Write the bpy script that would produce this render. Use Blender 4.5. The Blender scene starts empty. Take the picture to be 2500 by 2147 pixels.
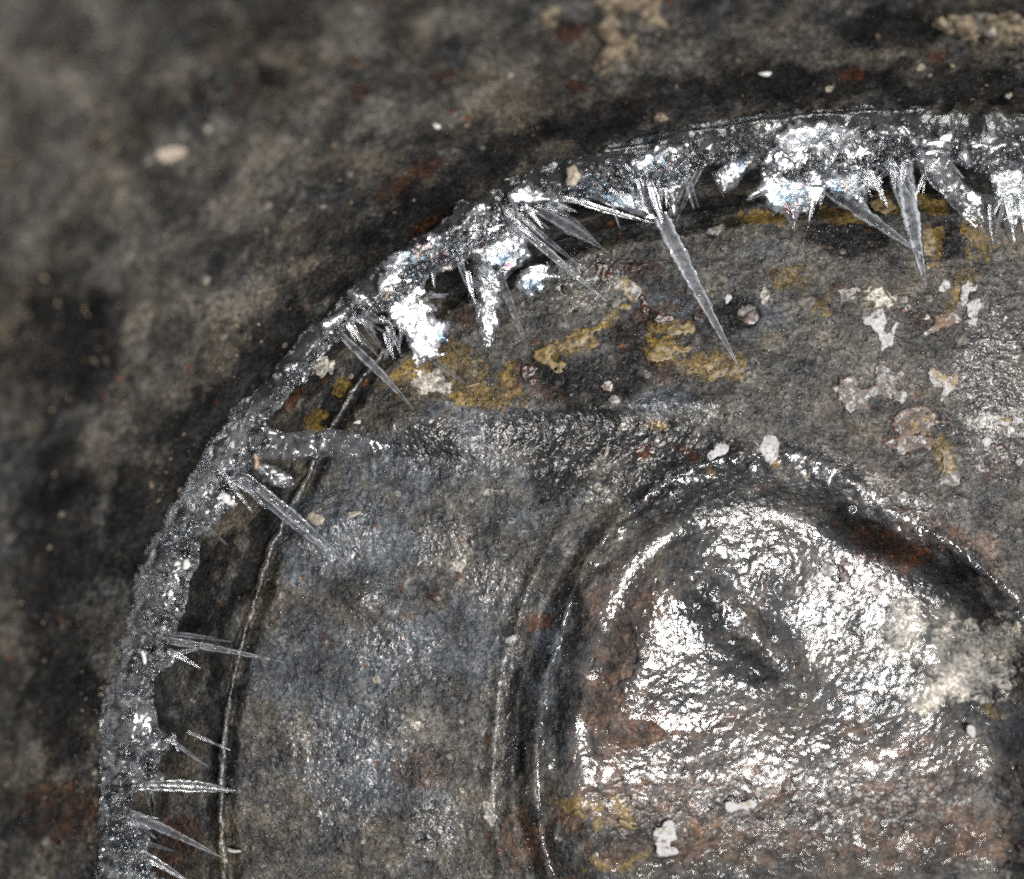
import bpy, math, random
import numpy as np
from mathutils import Vector

# ---------------------------------------------------------------- camera, sky, sun, exposure
S = 1e-4                       # one unit of the plan below = 0.1 mm
D = 2600.0                     # camera height above the pail floor
CX, CY = 1250.0, 1073.5        # plan point under the camera
SUN_SLOPE = (0.37, -0.23)      # where the bright part of the sky is

scene = bpy.context.scene
scene.render.engine = 'CYCLES'
cam_d = bpy.data.cameras.new('camera')
cam = bpy.data.objects.new('camera', cam_d)
scene.collection.objects.link(cam)
cam.location = (0, 0, D * S)
cam_d.sensor_fit = 'HORIZONTAL'
cam_d.sensor_width = 36.0
cam_d.lens = 36.0 * D / 2500.0
cam_d.clip_start = 0.01
cam_d.clip_end = 50.0
cam_d.dof.use_dof = True
cam_d.dof.focus_distance = (D - 90) * S
cam_d.dof.aperture_fstop = (cam_d.lens * 1e-3) / (72 * S)
scene.camera = cam

sdir = Vector((SUN_SLOPE[0], SUN_SLOPE[1], 1.0)).normalized()
world = bpy.data.worlds.new("World")
scene.world = world
world.use_nodes = True
wn = world.node_tree
sky = wn.nodes.new('ShaderNodeTexSky')
sky.sky_type = 'NISHITA'
sky.sun_disc = False
sky.sun_elevation = math.asin(sdir.z)
sky.sun_rotation = math.atan2(sdir.x, sdir.y)
sky.air_density = 1.0
sky.dust_density = 3.0
bg = wn.nodes['Background']
bg.inputs['Strength'].default_value = 0.05
hs = wn.nodes.new('ShaderNodeHueSaturation')
hs.inputs['Saturation'].default_value = 0.45      # thin overcast
wn.links.new(sky.outputs[0], hs.inputs['Color'])
wn.links.new(hs.outputs[0], bg.inputs['Color'])

sun_d = bpy.data.lights.new('sun', 'SUN')
sun_d.energy = 1.5
sun_d.angle = math.radians(24)
sun_d.color = (1.0, 0.965, 0.92)
sun = bpy.data.objects.new('sun', sun_d)
sun.rotation_euler = sdir.to_track_quat('Z', 'Y').to_euler()
sun.location = (0.1, -0.1, 0.6)
scene.collection.objects.link(sun)

scene.view_settings.view_transform = 'Standard'
scene.view_settings.look = 'None'
scene.view_settings.exposure = 1.25
scene.view_settings.gamma = 1.0
scene.cycles.use_denoising = False
scene.cycles.max_bounces = 6
scene.cycles.diffuse_bounces = 2
scene.cycles.glossy_bounces = 3
scene.cycles.transparent_max_bounces = 16
scene.cycles.sample_clamp_indirect = 3.0
scene.cycles.sample_clamp_direct = 0.0

# ---------------------------------------------------------------- numpy helpers
K = 1.2072                     # traced points are on a 2071 x 1779 sheet; plan = sheet * K
rng = np.random.RandomState(7)
_tab = [np.random.RandomState(100 + i).rand(256, 256) for i in range(12)]

def vn(x, y, seed=0):
    t = _tab[seed % 12]
    xi = np.floor(x).astype(np.int64); yi = np.floor(y).astype(np.int64)
    fx = x - xi; fy = y - yi
    fx = fx * fx * fx * (fx * (fx * 6 - 15) + 10); fy = fy * fy * fy * (fy * (fy * 6 - 15) + 10)
    a = t[xi & 255, yi & 255]; b = t[(xi + 1) & 255, yi & 255]
    c = t[xi & 255, (yi + 1) & 255]; d = t[(xi + 1) & 255, (yi + 1) & 255]
    return (a * (1 - fx) + b * fx) * (1 - fy) + (c * (1 - fx) + d * fx) * fy

def fbm(x, y, size, octv=3, seed=0):
    r = np.zeros_like(np.asarray(x, float)); amp = 1.0; tot = 0.0; f = 1.0 / size
    for i in range(octv):
        ca, sa = math.cos(0.6 * i + 0.3), math.sin(0.6 * i + 0.3)
        r = r + amp * (vn((x * ca - y * sa) * f + 17.3 * i + 40, (x * sa + y * ca) * f + 9.1 * i + 40, seed + i) - 0.5)
        tot += amp; amp *= 0.55; f *= 2.03
    return r / tot * 2.0       # roughly -1..1

def sstep(a, b, x):
    t = np.clip((x - a) / (b - a), 0, 1)
    return t * t * (3 - 2 * t)

def poly_sd(px, py, poly):
    """signed distance, inside positive"""
    px = np.asarray(px, float); py = np.asarray(py, float)
    P = np.asarray(poly, float); n = len(P)
    d2 = np.full(px.shape, 1e18); ins = np.zeros(px.shape, bool)
    for i in range(n):
        ax, ay = P[i]; bx, by = P[(i + 1) % n]
        ex, ey = bx - ax, by - ay
        wx, wy = px - ax, py - ay
        t = np.clip((wx * ex + wy * ey) / (ex * ex + ey * ey + 1e-9), 0, 1)
        dx, dy = wx - ex * t, wy - ey * t
        d2 = np.minimum(d2, dx * dx + dy * dy)
        c = ((ay > py) != (by > py)) & (px < (bx - ax) * (py - ay) / (by - ay + 1e-12) + ax)
        ins ^= c
    d = np.sqrt(d2)
    return np.where(ins, d, -d)

def Z(ox, oy, sc, pts):        # points read off an enlarged tile
    return [(ox + x / sc, oy + y / sc) for x, y in pts]
def KD(pts):
    return [(x * K, y * K) for x, y in pts]
def smooth_poly(pts, it=2, closed=True):
    P = np.asarray(pts, float)
    for _ in range(it):
        if closed:
            Q = np.roll(P, -1, axis=0)
            P = np.stack([0.75 * P + 0.25 * Q, 0.25 * P + 0.75 * Q], 1).reshape(-1, 2)
        else:
            Q = np.stack([0.75 * P[:-1] + 0.25 * P[1:], 0.25 * P[:-1] + 0.75 * P[1:]], 1).reshape(-1, 2)
            P = np.vstack([P[:1], Q, P[-1:]])
    return P

# ---------------------------------------------------------------- shape of the pail
PC = np.array([2300.0, 1960.0])                       # centre of the pail floor on the plan
SEAM = [(533, 2147), (529, 2046), (522, 1936), (529, 1846), (544, 1718), (566, 1595), (587, 1522),
        (599, 1496), (622, 1422), (643, 1331), (703, 1230), (760, 1110), (815, 1000), (851, 945), (907, 870),
        (1000, 775), (1120, 688), (1270, 617), (1445, 562), (1603, 535), (1715, 513), (1900, 490),
        (2136, 474), (2300, 470), (2500, 475)]
_s = np.array(SEAM) - PC
_th = np.unwrap(np.arctan2(-_s[:, 1], _s[:, 0])) ; _rr = np.hypot(_s[:, 0], _s[:, 1])
_o = np.argsort(_th); _th = _th[_o]; _rr = _rr[_o]
_tt = np.linspace(_th[-1], _th[0] + 2 * math.pi, 40)[1:-1]
_er = 1.0 / np.sqrt((np.cos(_tt) / 1780) ** 2 + (np.sin(_tt) / 1490) ** 2)
_TH = np.concatenate([_th, _tt]); _RR = np.concatenate([_rr, _er])
_g = np.linspace(-math.pi, math.pi, 1441)[:-1]
_pg = np.interp(_g, *(lambda a, b: (a, b))(*zip(*sorted(zip(
    np.concatenate([(_TH + math.pi) % (2 * math.pi) - math.pi]), _RR)))), period=2 * math.pi)
_k = np.hanning(31); _k /= _k.sum()
_pg = np.convolve(np.concatenate([_pg[-15:], _pg, _pg[:15]]), _k, 'valid')
def seam_r(th):
    return np.interp((th + math.pi) % (2 * math.pi) - math.pi, _g, _pg, period=2 * math.pi)

def wall_off(z):               # how far the wall has moved outward at height z
    z = np.asarray(z, float)
    return 22 * (1 - np.exp(-np.maximum(z, 0) / 30.0)) + 0.5 * z

POOL = smooth_poly(KD([(1130, 1800), (1105, 1690), (1095, 1580), (1098, 1480), (1115, 1380), (1140, 1280), (1170, 1190),
        (1230, 1095), (1290, 1020), (1370, 965), (1460, 935), (1550, 925), (1640, 950), (1720, 990), (1800, 1050), (1900, 1095),
        (1990, 1150), (2071, 1240), (2200, 1400), (2300, 1779), (2200, 2050), (1700, 2200), (1250, 2050)]), 2)

def pool_sd(x, y):
    m = (x > 1000) & (x < 3100) & (y > 850) & (y < 2950)
    r = np.full(np.shape(x), -400.0)
    if np.any(m):
        r[m] = poly_sd(x[m], y[m], POOL)
    return r

def floor_macro(x, y, sd=None):
    if sd is None: sd = pool_sd(x, y)
    wob = fbm(x, y, 160, 2, 3) * 10
    sd = sd + wob
    leftish = sstep(1900, 1250, x) * sstep(1150, 1350, y)
    z = fbm(x, y, 520, 2, 1) * 9
    z = z - 66 * sstep(-25, 125 + 75 * sstep(1400, 1150, y), sd)
    z = z + (4 + 14 * leftish) * np.exp(-((sd + 14) / 22.0) ** 2)
    lumps = np.exp(-((sd - 8) / 30.0) ** 2)
    z = z + lumps * (fbm(x, y, 42, 3, 9) * 9 + fbm(x, y, 120, 2, 4) * 8)
    z = z - 20 * leftish * np.exp(-((sd + 62) / 26.0) ** 2)
    z = z + 9 * leftish * np.exp(-((sd + 118) / 16.0) ** 2)
    # the bottom of the hollow is a shallow lopsided dish, higher on its left
    X = x - CX; Y = CY - y
    dish = -(0.37 * X - 0.23 * Y) / 2 + (X * X + Y * Y) / 10400.0 + 118.5 - 66
    q = 0.5 * (0.00028 * (x - 1745) ** 2 + 0.00050 * (y - 1455) ** 2)
    dish = dish - 160 * (np.sqrt(1 + q / 80.0) - 1)
    wd = sstep(30, 240, sd)
    z = z * (1 - wd) + dish * wd
    # gentle bulges in it
    z = z + sstep(40, 160, sd) * (fbm(x, y, 230, 2, 5) * 13 + 25 * np.exp(-((x - 1850 - 0.9 * (y - 1560)) / 70.0) ** 2 - ((y - 1560) / 150.0) ** 2) - 9 * np.exp(-((x - 2180) / 120.0) ** 2 - ((y - 1430) / 150.0) ** 2))
    # dents pressed into the ring round the hollow
    for (dx, dy, rx, ry, h) in [(1480, 1060, 260, 50, -10), (1005, 1040, 85, 60, 20), (1130, 1085, 70, 40, 12), (880, 1445, 46, 36, 11), (800, 1290, 90, 60, 10), (1690, 985, 60, 30, 8), (1170, 1010, 150, 60, 10), (900, 1480, 90, 40, 7),
                                (1500, 990, 200, 22, 7), (2100, 1010, 170, 80, -9), (960, 1760, 140, 120, 6),
                                (1000, 1960, 130, 90, 8), (1560, 1800, 120, 34, 7), (1480, 1930, 90, 26, 6)]:
        z = z + h * np.exp(-((x - dx) / rx) ** 2 - ((y - dy) / ry) ** 2)
    return z

def floor_h(x, y):
    z = floor_macro(x, y)
    z = z + fbm(x, y, 70, 3, 2) * 3.4 + fbm(x, y, 17, 2, 4) * 1.7
    # the floor rolls down into the seam gutter
    th = np.arctan2(-(y - PC[1]), x - PC[0]); r = np.hypot(x - PC[0], y - PC[1])
    return z - 24 * sstep(-58, -22, r - seam_r(th))

def to_world(x, y, z):
    """plan point seen at sheet position (x, y) and standing at height z -> metres"""
    f = (D - z) / D
    return np.stack([(np.asarray(x) - CX) * f * S, -(np.asarray(y) - CY) * f * S, np.asarray(z) * S], -1)

def wall_z(x, y):
    """height at which the sight line over (x, y) meets the wall; 0 on the floor"""
    x = np.asarray(x, float); y = np.asarray(y, float)
    lo = np.zeros(x.shape); hi = np.full(x.shape, 1600.0)
    def outside(z):
        f = (D - z) / D
        X = CX + (x - CX) * f; Y = CY + (y - CY) * f
        th = np.arctan2(-(Y - PC[1]), X - PC[0]); r = np.hypot(X - PC[0], Y - PC[1])
        return r > seam_r(th) + wall_off(z)
    for _ in range(22):
        mid = 0.5 * (lo + hi); o = outside(mid)
        lo = np.where(o, mid, lo); hi = np.where(o, hi, mid)
    return 0.5 * (lo + hi)

def surf_z(x, y):
    x = np.atleast_1d(np.asarray(x, float)); y = np.atleast_1d(np.asarray(y, float))
    w = wall_z(x, y)
    return np.where(w > 1.0, w, floor_h(x, y))

# ---------------------------------------------------------------- linking helpers
COL = scene.collection
def mesh_obj(name, V, F, mat, parent=None, smooth=True, attrs=None):
    me = bpy.data.meshes.new(name)
    V = np.asarray(V, np.float32); F = np.asarray(F)
    if F.ndim == 2 and len(F):
        k = F.shape[1]
        me.vertices.add(len(V)); me.vertices.foreach_set('co', V.ravel())
        me.loops.add(F.size); me.loops.foreach_set('vertex_index', F.astype(np.int32).ravel())
        me.polygons.add(len(F))
        me.polygons.foreach_set('loop_start', np.arange(0, F.size, k, dtype=np.int32))
        me.polygons.foreach_set('loop_total', np.full(len(F), k, np.int32))
        me.update(calc_edges=True); me.validate()
    if smooth:
        me.polygons.foreach_set('use_smooth', np.ones(len(me.polygons), bool))
    for an, arr in (attrs or {}).items():
        a = me.attributes.new(an, 'FLOAT_COLOR', 'POINT')
        a.data.foreach_set('color', np.asarray(arr, np.float32).ravel())
    if mat: me.materials.append(mat)
    o = bpy.data.objects.new(name, me)
    COL.objects.link(o)
    if parent: o.parent = parent
    return o
GROUPS = {'white_grain': 'pale grains stuck to ice and metal', 'dark_speck': 'black specks on the metal and ice', 'husk_flake': 'buff flakes on the floor', 'straw': 'bits of straw and twig', 'fibre': 'loose fibres on the floor', 'plant_sliver': 'cream plant slivers', 'tan_crumb': 'crumbs stuck to the wall'}
def tag(o, label=None, cat=None, group=None, kind=None):
    if cat and not group: group = GROUPS.get(o.name.split('.')[0])
    if label: o['label'] = label
    if cat: o['category'] = cat
    if group: o['group'] = group
    if kind: o['kind'] = kind
    return o
def empty(name, loc=(0, 0, 0)):
    o = bpy.data.objects.new(name, None); COL.objects.link(o); o.location = loc
    o.empty_display_size = 0.01
    return o

# ---------------------------------------------------------------- materials
def new_mat(name):
    m = bpy.data.materials.new(name); m.use_nodes = True
    nt = m.node_tree; nt.nodes.clear()
    return m, nt
class NT:
    def __init__(s, nt): s.nt = nt
    def n(s, t, **kw):
        nd = s.nt.nodes.new(t)
        for k, v in kw.items(): setattr(nd, k, v)
        return nd
    def L(s, a, b): s.nt.links.new(a, b)
    def val(s, sock, v):
        if isinstance(v, bpy.types.NodeSocket): s.L(v, sock)
        else: sock.default_value = v
    def math(s, op, a, b=0.0, c=None, clamp=False):
        nd = s.n('ShaderNodeMath', operation=op); nd.use_clamp = clamp
        s.val(nd.inputs[0], a); s.val(nd.inputs[1], b)
        if c is not None: s.val(nd.inputs[2], c)
        return nd.outputs[0]
    def mix(s, f, a, b, blend='MIX'):
        nd = s.n('ShaderNodeMix', data_type='RGBA', blend_type=blend)
        s.val(nd.inputs[0], f)
        s.val(nd.inputs[6], a if isinstance(a, bpy.types.NodeSocket) else tuple(a) + (1,))
        s.val(nd.inputs[7], b if isinstance(b, bpy.types.NodeSocket) else tuple(b) + (1,))
        return nd.outputs[2]
    def noise(s, size, detail=3, rough=0.55, dist=0.0, vec=None):
        nd = s.n('ShaderNodeTexNoise')
        nd.inputs['Scale'].default_value = 1.0 / (size * S)
        nd.inputs['Detail'].default_value = detail
        nd.inputs['Roughness'].default_value = rough
        nd.inputs['Distortion'].default_value = dist
        s.L(vec if vec else s.co(), nd.inputs['Vector'])
        return nd.outputs[0]
    def voro(s, size, out='Distance', feature='F1', vec=None):
        nd = s.n('ShaderNodeTexVoronoi', feature=feature)
        nd.inputs['Scale'].default_value = 1.0 / (size * S)
        s.L(vec if vec else s.co(), nd.inputs['Vector'])
        return nd.outputs[out]
    def co(s):
        if not hasattr(s, '_co'): s._co = s.n('ShaderNodeTexCoord').outputs['Object']
        return s._co
    def rng(s, v, a, b, c=0.0, d=1.0, smooth=True):
        nd = s.n('ShaderNodeMapRange', interpolation_type='SMOOTHSTEP' if smooth else 'LINEAR')
        s.val(nd.inputs[0], v)
        for i, q in zip((1, 2, 3, 4), (a, b, c, d)): s.val(nd.inputs[i], q)
        return nd.outputs[0]
    def ramp(s, v, stops):
        nd = s.n('ShaderNodeValToRGB'); cr = nd.color_ramp
        while len(cr.elements) < len(stops): cr.elements.new(0.5)
        for e, (p, c) in zip(cr.elements, stops):
            e.position = p; e.color = tuple(c) + (1,)
        s.val(nd.inputs[0], v)
        return nd.outputs[0]
    def attr(s, name):
        nd = s.n('ShaderNodeAttribute', attribute_name=name)
        sp = s.n('ShaderNodeSeparateColor'); s.L(nd.outputs['Color'], sp.inputs[0])
        return sp.outputs[0], sp.outputs[1], sp.outputs[2], nd.outputs['Alpha']
    def bump(s, h, dist, strength=1.0, normal=None):
        nd = s.n('ShaderNodeBump'); nd.inputs['Strength'].default_value = strength
        nd.inputs['Distance'].default_value = dist * S
        s.L(h, nd.inputs['Height'])
        if normal: s.L(normal, nd.inputs['Normal'])
        return nd.outputs[0]

def metal_material():
    m, nt = new_mat('weathered_metal'); t = NT(nt)
    yel, rust, white, brown = t.attr('stain_a')
    wet, soot, blue, beige = t.attr('stain_b')  # the soot channel also carries shade painted under the ice
    n_big = t.noise(150, 4, 0.6); n_mid = t.noise(38, 4, 0.62, 0.4); n_fin = t.noise(11, 3, 0.65)
    n_edge = t.noise(26, 5, 0.68, 0.6); n_ed2 = t.noise(60, 5, 0.7, 0.3)
    grit = t.noise(8.5, 2, 0.6)
    base = t.ramp(t.math('ADD', t.math('MULTIPLY', n_mid, 0.62), t.math('MULTIPLY', n_fin, 0.38)),
                  [(0.37, (0.006, 0.006, 0.006)), (0.48, (0.028, 0.0275, 0.027)), (0.57, (0.066, 0.064, 0.060)), (0.68, (0.17, 0.165, 0.155))])
    warm = t.mix(t.rng(n_big, 0.42, 0.62), base, t.mix(0.55, base, (0.074, 0.060, 0.037)))
    def m_(att, noise, amp, soft):
        v = t.math('ADD', att, t.math('MULTIPLY', t.math('SUBTRACT', noise, 0.5), amp))
        return t.rng(v, 0.5 - soft, 0.5 + soft)
    c = t.mix(t.math('MULTIPLY', m_(blue, n_ed2, 1.1, 0.16), 0.8), warm, t.mix(0.5, base, (0.055, 0.078, 0.108)))
    c = t.mix(t.math('MULTIPLY', m_(beige, n_ed2, 1.3, 0.14), 0.66), c, t.mix(n_fin, (0.038, 0.0355, 0.031), (0.165, 0.153, 0.13)))
    c = t.mix(t.math('MULTIPLY', m_(brown, n_ed2, 1.0, 0.15), 0.85), c, t.mix(t.rng(n_mid,.35,.65), (0.015, 0.010, 0.007), (0.105, 0.056, 0.031)))
    c = t.mix(t.math('MULTIPLY', m_(soot, n_ed2, 1.1, 0.12), 0.94), c, t.mix(n_fin, (0.004, 0.004, 0.0045), (0.024, 0.0235, 0.023)))  # near-black colour for soot and for the painted shade
    ymask = m_(yel, n_edge, 1.5, 0.035)
    c = t.mix(t.math('MULTIPLY', ymask, 0.93), c, t.mix(n_fin, (0.05, 0.032, 0.009), (0.215, 0.145, 0.034)))
    rmask = m_(rust, n_edge, 1.7, 0.12)
    c = t.mix(t.math('MULTIPLY', rmask, 0.9), c, t.mix(t.rng(t.math('ADD', t.math('MULTIPLY', n_mid, 0.5), t.math('MULTIPLY', n_fin, 0.5)), 0.38, 0.62), (0.007, 0.004, 0.003), (0.065, 0.024, 0.009)))
    wmask = m_(white, n_edge, 1.6, 0.05)
    c = t.mix(t.math('MULTIPLY', wmask, 0.85), c, t.mix(n_fin, (0.24, 0.22, 0.18), (0.52, 0.5, 0.46)))
    # random pale and rusty flecks
    fl = t.voro(30, 'Distance'); flc = t.voro(30, 'Color')
    sp = t.n('ShaderNodeSeparateColor'); t.L(flc, sp.inputs[0])
    rad = t.math('MULTIPLY', t.math('POWER', sp.outputs[0], 7.0), 0.34)
    spot = t.rng(t.math('SUBTRACT', rad, t.math('ADD', fl, t.math('MULTIPLY', t.math('SUBTRACT', n_fin, 0.5), 0.35))), 0.0, 0.05)
    c = t.mix(t.math('MULTIPLY', spot, 0.75), c, t.mix(t.math('GREATER_THAN', sp.outputs[1], 0.55), (0.30, 0.27, 0.22), (0.10, 0.035, 0.015)))
    c = t.mix(1.0, c, t.ramp(grit, [(0.32, (0.35, 0.35, 0.35)), (0.5, (0.88, 0.88, 0.88)), (0.68, (1.65, 1.62, 1.56))]), 'MULTIPLY')
    c = t.mix(1.0, c, t.ramp(t.noise(105, 5, 0.62, 0.4), [(0.36, (0.26, 0.26, 0.26)), (0.5, (0.85, 0.85, 0.85)), (0.63, (1.6, 1.56, 1.50))]), 'MULTIPLY')
    # relief
    crust = t.math('ADD', t.math('MULTIPLY', ymask, 0.35), t.math('ADD', t.math('MULTIPLY', rmask, 0.5), t.math('MULTIPLY', wmask, 0.4)))
    h1 = t.math('ADD', n_mid, t.math('MULTIPLY', crust, 0.3))
    b1 = t.bump(h1, 7.0)
    b2 = t.bump(t.noise(15, 3, 0.6, 0.8), 4.4, 1.0, b1)
    v5 = t.voro(13, 'Distance')
    b3 = t.bump(v5, 1.8, 1.0, b2)
    p = t.n('ShaderNodeBsdfPrincipled')
    t.L(c, p.inputs['Base Color'])
    soot_shade_m = m_(soot, n_ed2, 1.1, 0.12)  # soot and painted shade together, made matte below
    t.L(t.math('SUBTRACT', 0.45, t.math('MULTIPLY', soot_shade_m, 0.36)), p.inputs['Specular IOR Level'])
    metal = t.math('MULTIPLY', t.rng(t.noise(24, 4, 0.6), 0.5, 0.64), t.math('SUBTRACT', 0.28, t.math('MULTIPLY', crust, 0.5)), clamp=True)
    t.L(metal, p.inputs['Metallic'])
    rough = t.math('SUBTRACT', t.rng(t.noise(30, 3), 0.35, 0.65, 0.7, 0.42), t.math('MULTIPLY', wet, 0.16))
    t.L(rough, p.inputs['Roughness'])
    t.L(b3, p.inputs['Normal'])
    cw = t.math('ADD', 0.10, t.math('MULTIPLY', t.rng(t.math('ADD', wet, t.math('MULTIPLY', t.math('SUBTRACT', t.noise(34, 4, .65), 0.5), 1.1)), 0.38, 0.66), 0.75))
    t.L(cw, p.inputs['Coat Weight'])
    p.inputs['Coat Roughness'].default_value = 0.12
    p.inputs['Coat IOR'].default_value = 1.5
    t.L(t.bump(t.noise(19, 2, 0.5, 1.2), 5.5, 1.0), p.inputs['Coat Normal'])
    o = t.n('ShaderNodeOutputMaterial'); t.L(p.outputs[0], o.inputs[0])
    return m

def ice_material(name, rip=9.0, ripd=4.0, gl=0.10, rough=0.05, tint=(0.66, 0.67, 0.675), detail=3, fine=0.22, fmin=0.04):
    m, nt = new_mat(name); t = NT(nt)
    frost, irid, gloss, _a = t.attr('ice')
    nb = t.noise(rip, detail, 0.5, 1.0)
    b = t.bump(nb, ripd)
    b = t.bump(t.noise(rip * 0.36, 2, 0.6), ripd * fine, 1.0, b)
    col = t.ramp(t.noise(44, 2, 0.5, 0.6), [(0.34, (1.0, 0.45, 0.78)), (0.43, (1.0, 0.90, 0.62)), (0.50, (0.32, 0.55, 1.0)),
                                         (0.57, (0.45, 0.92, 1.0)), (0.66, (0.70, 0.45, 1.0))])
    gcol = t.mix(irid, (0.98, 0.99, 1.0), col)
    tr = t.n('ShaderNodeBsdfTransparent'); tr.inputs[0].default_value = tint + (1,)
    df = t.n('ShaderNodeBsdfDiffuse'); df.inputs[0].default_value = (0.72, 0.74, 0.75, 1); t.L(b, df.inputs['Normal'])
    tl = t.n('ShaderNodeBsdfTranslucent'); tl.inputs[0].default_value = (0.72, 0.74, 0.76, 1)
    ds = t.n('ShaderNodeMixShader'); ds.inputs[0].default_value = 0.4; t.L(df.outputs[0], ds.inputs[1]); t.L(tl.outputs[0], ds.inputs[2])
    g = t.n('ShaderNodeBsdfGlossy'); t.L(gcol, g.inputs['Color']); g.inputs['Roughness'].default_value = rough
    t.L(b, g.inputs['Normal'])
    ff = t.math('MULTIPLY', t.math('MULTIPLY', frost, 0.5), t.rng(t.noise(22, 4, 0.65), 0.40, 0.60, fmin, 1.0), clamp=True)
    hole = t.rng(t.noise(19, 2, 0.5, 0.8), 0.36, 0.54, 0.25, 1.1)
    m1 = t.n('ShaderNodeMixShader'); t.L(ff, m1.inputs[0]); t.L(tr.outputs[0], m1.inputs[1]); t.L(ds.outputs[0], m1.inputs[2])
    fr = t.n('ShaderNodeFresnel'); fr.inputs[0].default_value = 1.31; t.L(b, fr.inputs['Normal'])
    gf = t.math('ADD', t.math('MULTIPLY', t.math('MULTIPLY', gloss, t.math('SUBTRACT', 1.0, t.math('MULTIPLY', irid, 0.62))), t.math('MULTIPLY', hole, gl * 4.4)), t.math('MULTIPLY', fr.outputs[0], 1.0), clamp=True)
    m2 = t.n('ShaderNodeMixShader'); t.L(gf, m2.inputs[0]); t.L(m1.outputs[0], m2.inputs[1]); t.L(g.outputs[0], m2.inputs[2])
    o = t.n('ShaderNodeOutputMaterial'); t.L(m2.outputs[0], o.inputs[0])
    return m

def plain_material(name, c0, c1, size=8, rough=0.55, bumpd=1.5, spec=0.5):
    m, nt = new_mat(name); t = NT(nt)
    n = t.noise(size, 4, 0.6)
    p = t.n('ShaderNodeBsdfPrincipled')
    t.L(t.mix(t.rng(n, 0.35, 0.65), c0, c1), p.inputs['Base Color'])
    p.inputs['Roughness'].default_value = rough
    p.inputs['Specular IOR Level'].default_value = spec
    t.L(t.bump(n, bumpd), p.inputs['Normal'])
    o = t.n('ShaderNodeOutputMaterial'); t.L(p.outputs[0], o.inputs[0])
    return m

def deposit_material():
    """pale peeling coat with rusty, ochre and grey soiling of its own"""
    m, nt = new_mat('pale_coating'); t = NT(nt)
    info = t.n('ShaderNodeObjectInfo')
    n1 = t.noise(24, 5, 0.65, 0.5); n2 = t.noise(7, 3, 0.6); n3 = t.noise(34, 4, 0.6, 0.8)
    c = t.mix(t.rng(n2, 0.3, 0.7), (0.34, 0.335, 0.33), (0.54, 0.54, 0.54))
    sp = t.n('ShaderNodeSeparateColor'); t.L(info.outputs['Color'], sp.inputs[0])
    c = t.mix(t.math('MULTIPLY', t.rng(t.math('ADD', n1, t.math('MULTIPLY', sp.outputs[0], 0.3)), 0.66, 0.70), 0.92), c, t.mix(n2, (0.03, 0.013, 0.008), (0.17, 0.065, 0.02)))
    c = t.mix(t.math('MULTIPLY', t.rng(t.math('ADD', n3, t.math('MULTIPLY', sp.outputs[1], 0.22)), 0.66, 0.76), 0.8), c, (0.26, 0.18, 0.05))
    c = t.mix(t.math('MULTIPLY', t.rng(t.math('ADD', t.noise(14, 4, .7), t.math('MULTIPLY', sp.outputs[2], 0.4)), 0.66, 0.78), 0.85), c, (0.045, 0.04, 0.036))
    p = t.n('ShaderNodeBsdfPrincipled'); t.L(c, p.inputs['Base Color'])
    p.inputs['Roughness'].default_value = 0.42
    b = t.bump(n1, 3.0); b = t.bump(n2, 1.4, 1.0, b); t.L(b, p.inputs['Normal'])
    o = t.n('ShaderNodeOutputMaterial'); t.L(p.outputs[0], o.inputs[0])
    return m

M_METAL = metal_material()
M_ICE = ice_material('frosted_ice', 26.0, 2.8, 0.040, 0.10, detail=1.4, fine=0.10)
M_CLEAR = ice_material('clear_ice', 26.0, 3.2, 0.034, 0.12, fmin=0.45, detail=1.4, fine=0.12)
M_FILM = ice_material('wet_film', 20.0, 2.4, 0.034, 0.07, detail=1.4, fine=0.04, tint=(0.97,0.97,0.965))
M_NEEDLE = ice_material('needle_ice', 46.0, 2.4, 0.042, 0.06, detail=1.2, fine=0.05, tint=(0.84, 0.85, 0.855))
M_PALE = deposit_material()
M_OCHRE = plain_material('ochre_crust', (0.035, 0.023, 0.008), (0.21, 0.143, 0.036), 15, 0.4, 2.0)
M_RUST = plain_material('rust_crust', (0.006, 0.0035, 0.003), (0.06, 0.022, 0.010), 14, 0.32, 2.5, 0.7)
M_STRAW = plain_material('dry_straw', (0.22, 0.14, 0.08), (0.48, 0.36, 0.24), 14, 0.5, 0.8)
M_STONE = plain_material('pale_stone', (0.30, 0.24, 0.18), (0.52, 0.46, 0.38), 14, 0.6, 2.0)
M_GRIT = plain_material('white_grit', (0.55, 0.55, 0.52), (0.8, 0.8, 0.77), 9, 0.3, 1.2)
M_DARK = plain_material('dark_speck', (0.008, 0.008, 0.008), (0.03, 0.028, 0.026), 6, 0.4, 1.0)
M_TAN = plain_material('tan_crust', (0.045, 0.034, 0.022), (0.26, 0.205, 0.135), 16, 0.6, 5.0)
M_HUSK = plain_material('buff_husk', (0.20, 0.175, 0.13), (0.34, 0.31, 0.25), 12, 0.35, 1.0)

# ---------------------------------------------------------------- stains, plus shade painted as dark blobs (sheet positions, radii)
def blob_field(x, y, blobs):
    r = np.zeros(x.shape)
    for b in blobs:
        bx, by, rx, ry = b[0] * K, b[1] * K, b[2] * K, b[3] * K
        a = math.radians(b[4]) if len(b) > 4 else 0.0
        R = max(rx, ry) * 2.1
        m = (np.abs(x - bx) < R) & (np.abs(y - by) < R)
        if not m.any(): continue
        dx, dy = x[m] - bx, y[m] - by
        u = dx * math.cos(a) + dy * math.sin(a); v = -dx * math.sin(a) + dy * math.cos(a)
        d = np.sqrt((u / rx) ** 2 + (v / ry) ** 2)
        r[m] = np.maximum(r[m], np.clip(1.0 - 0.5 * d, 0, 1))
    return r

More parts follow.
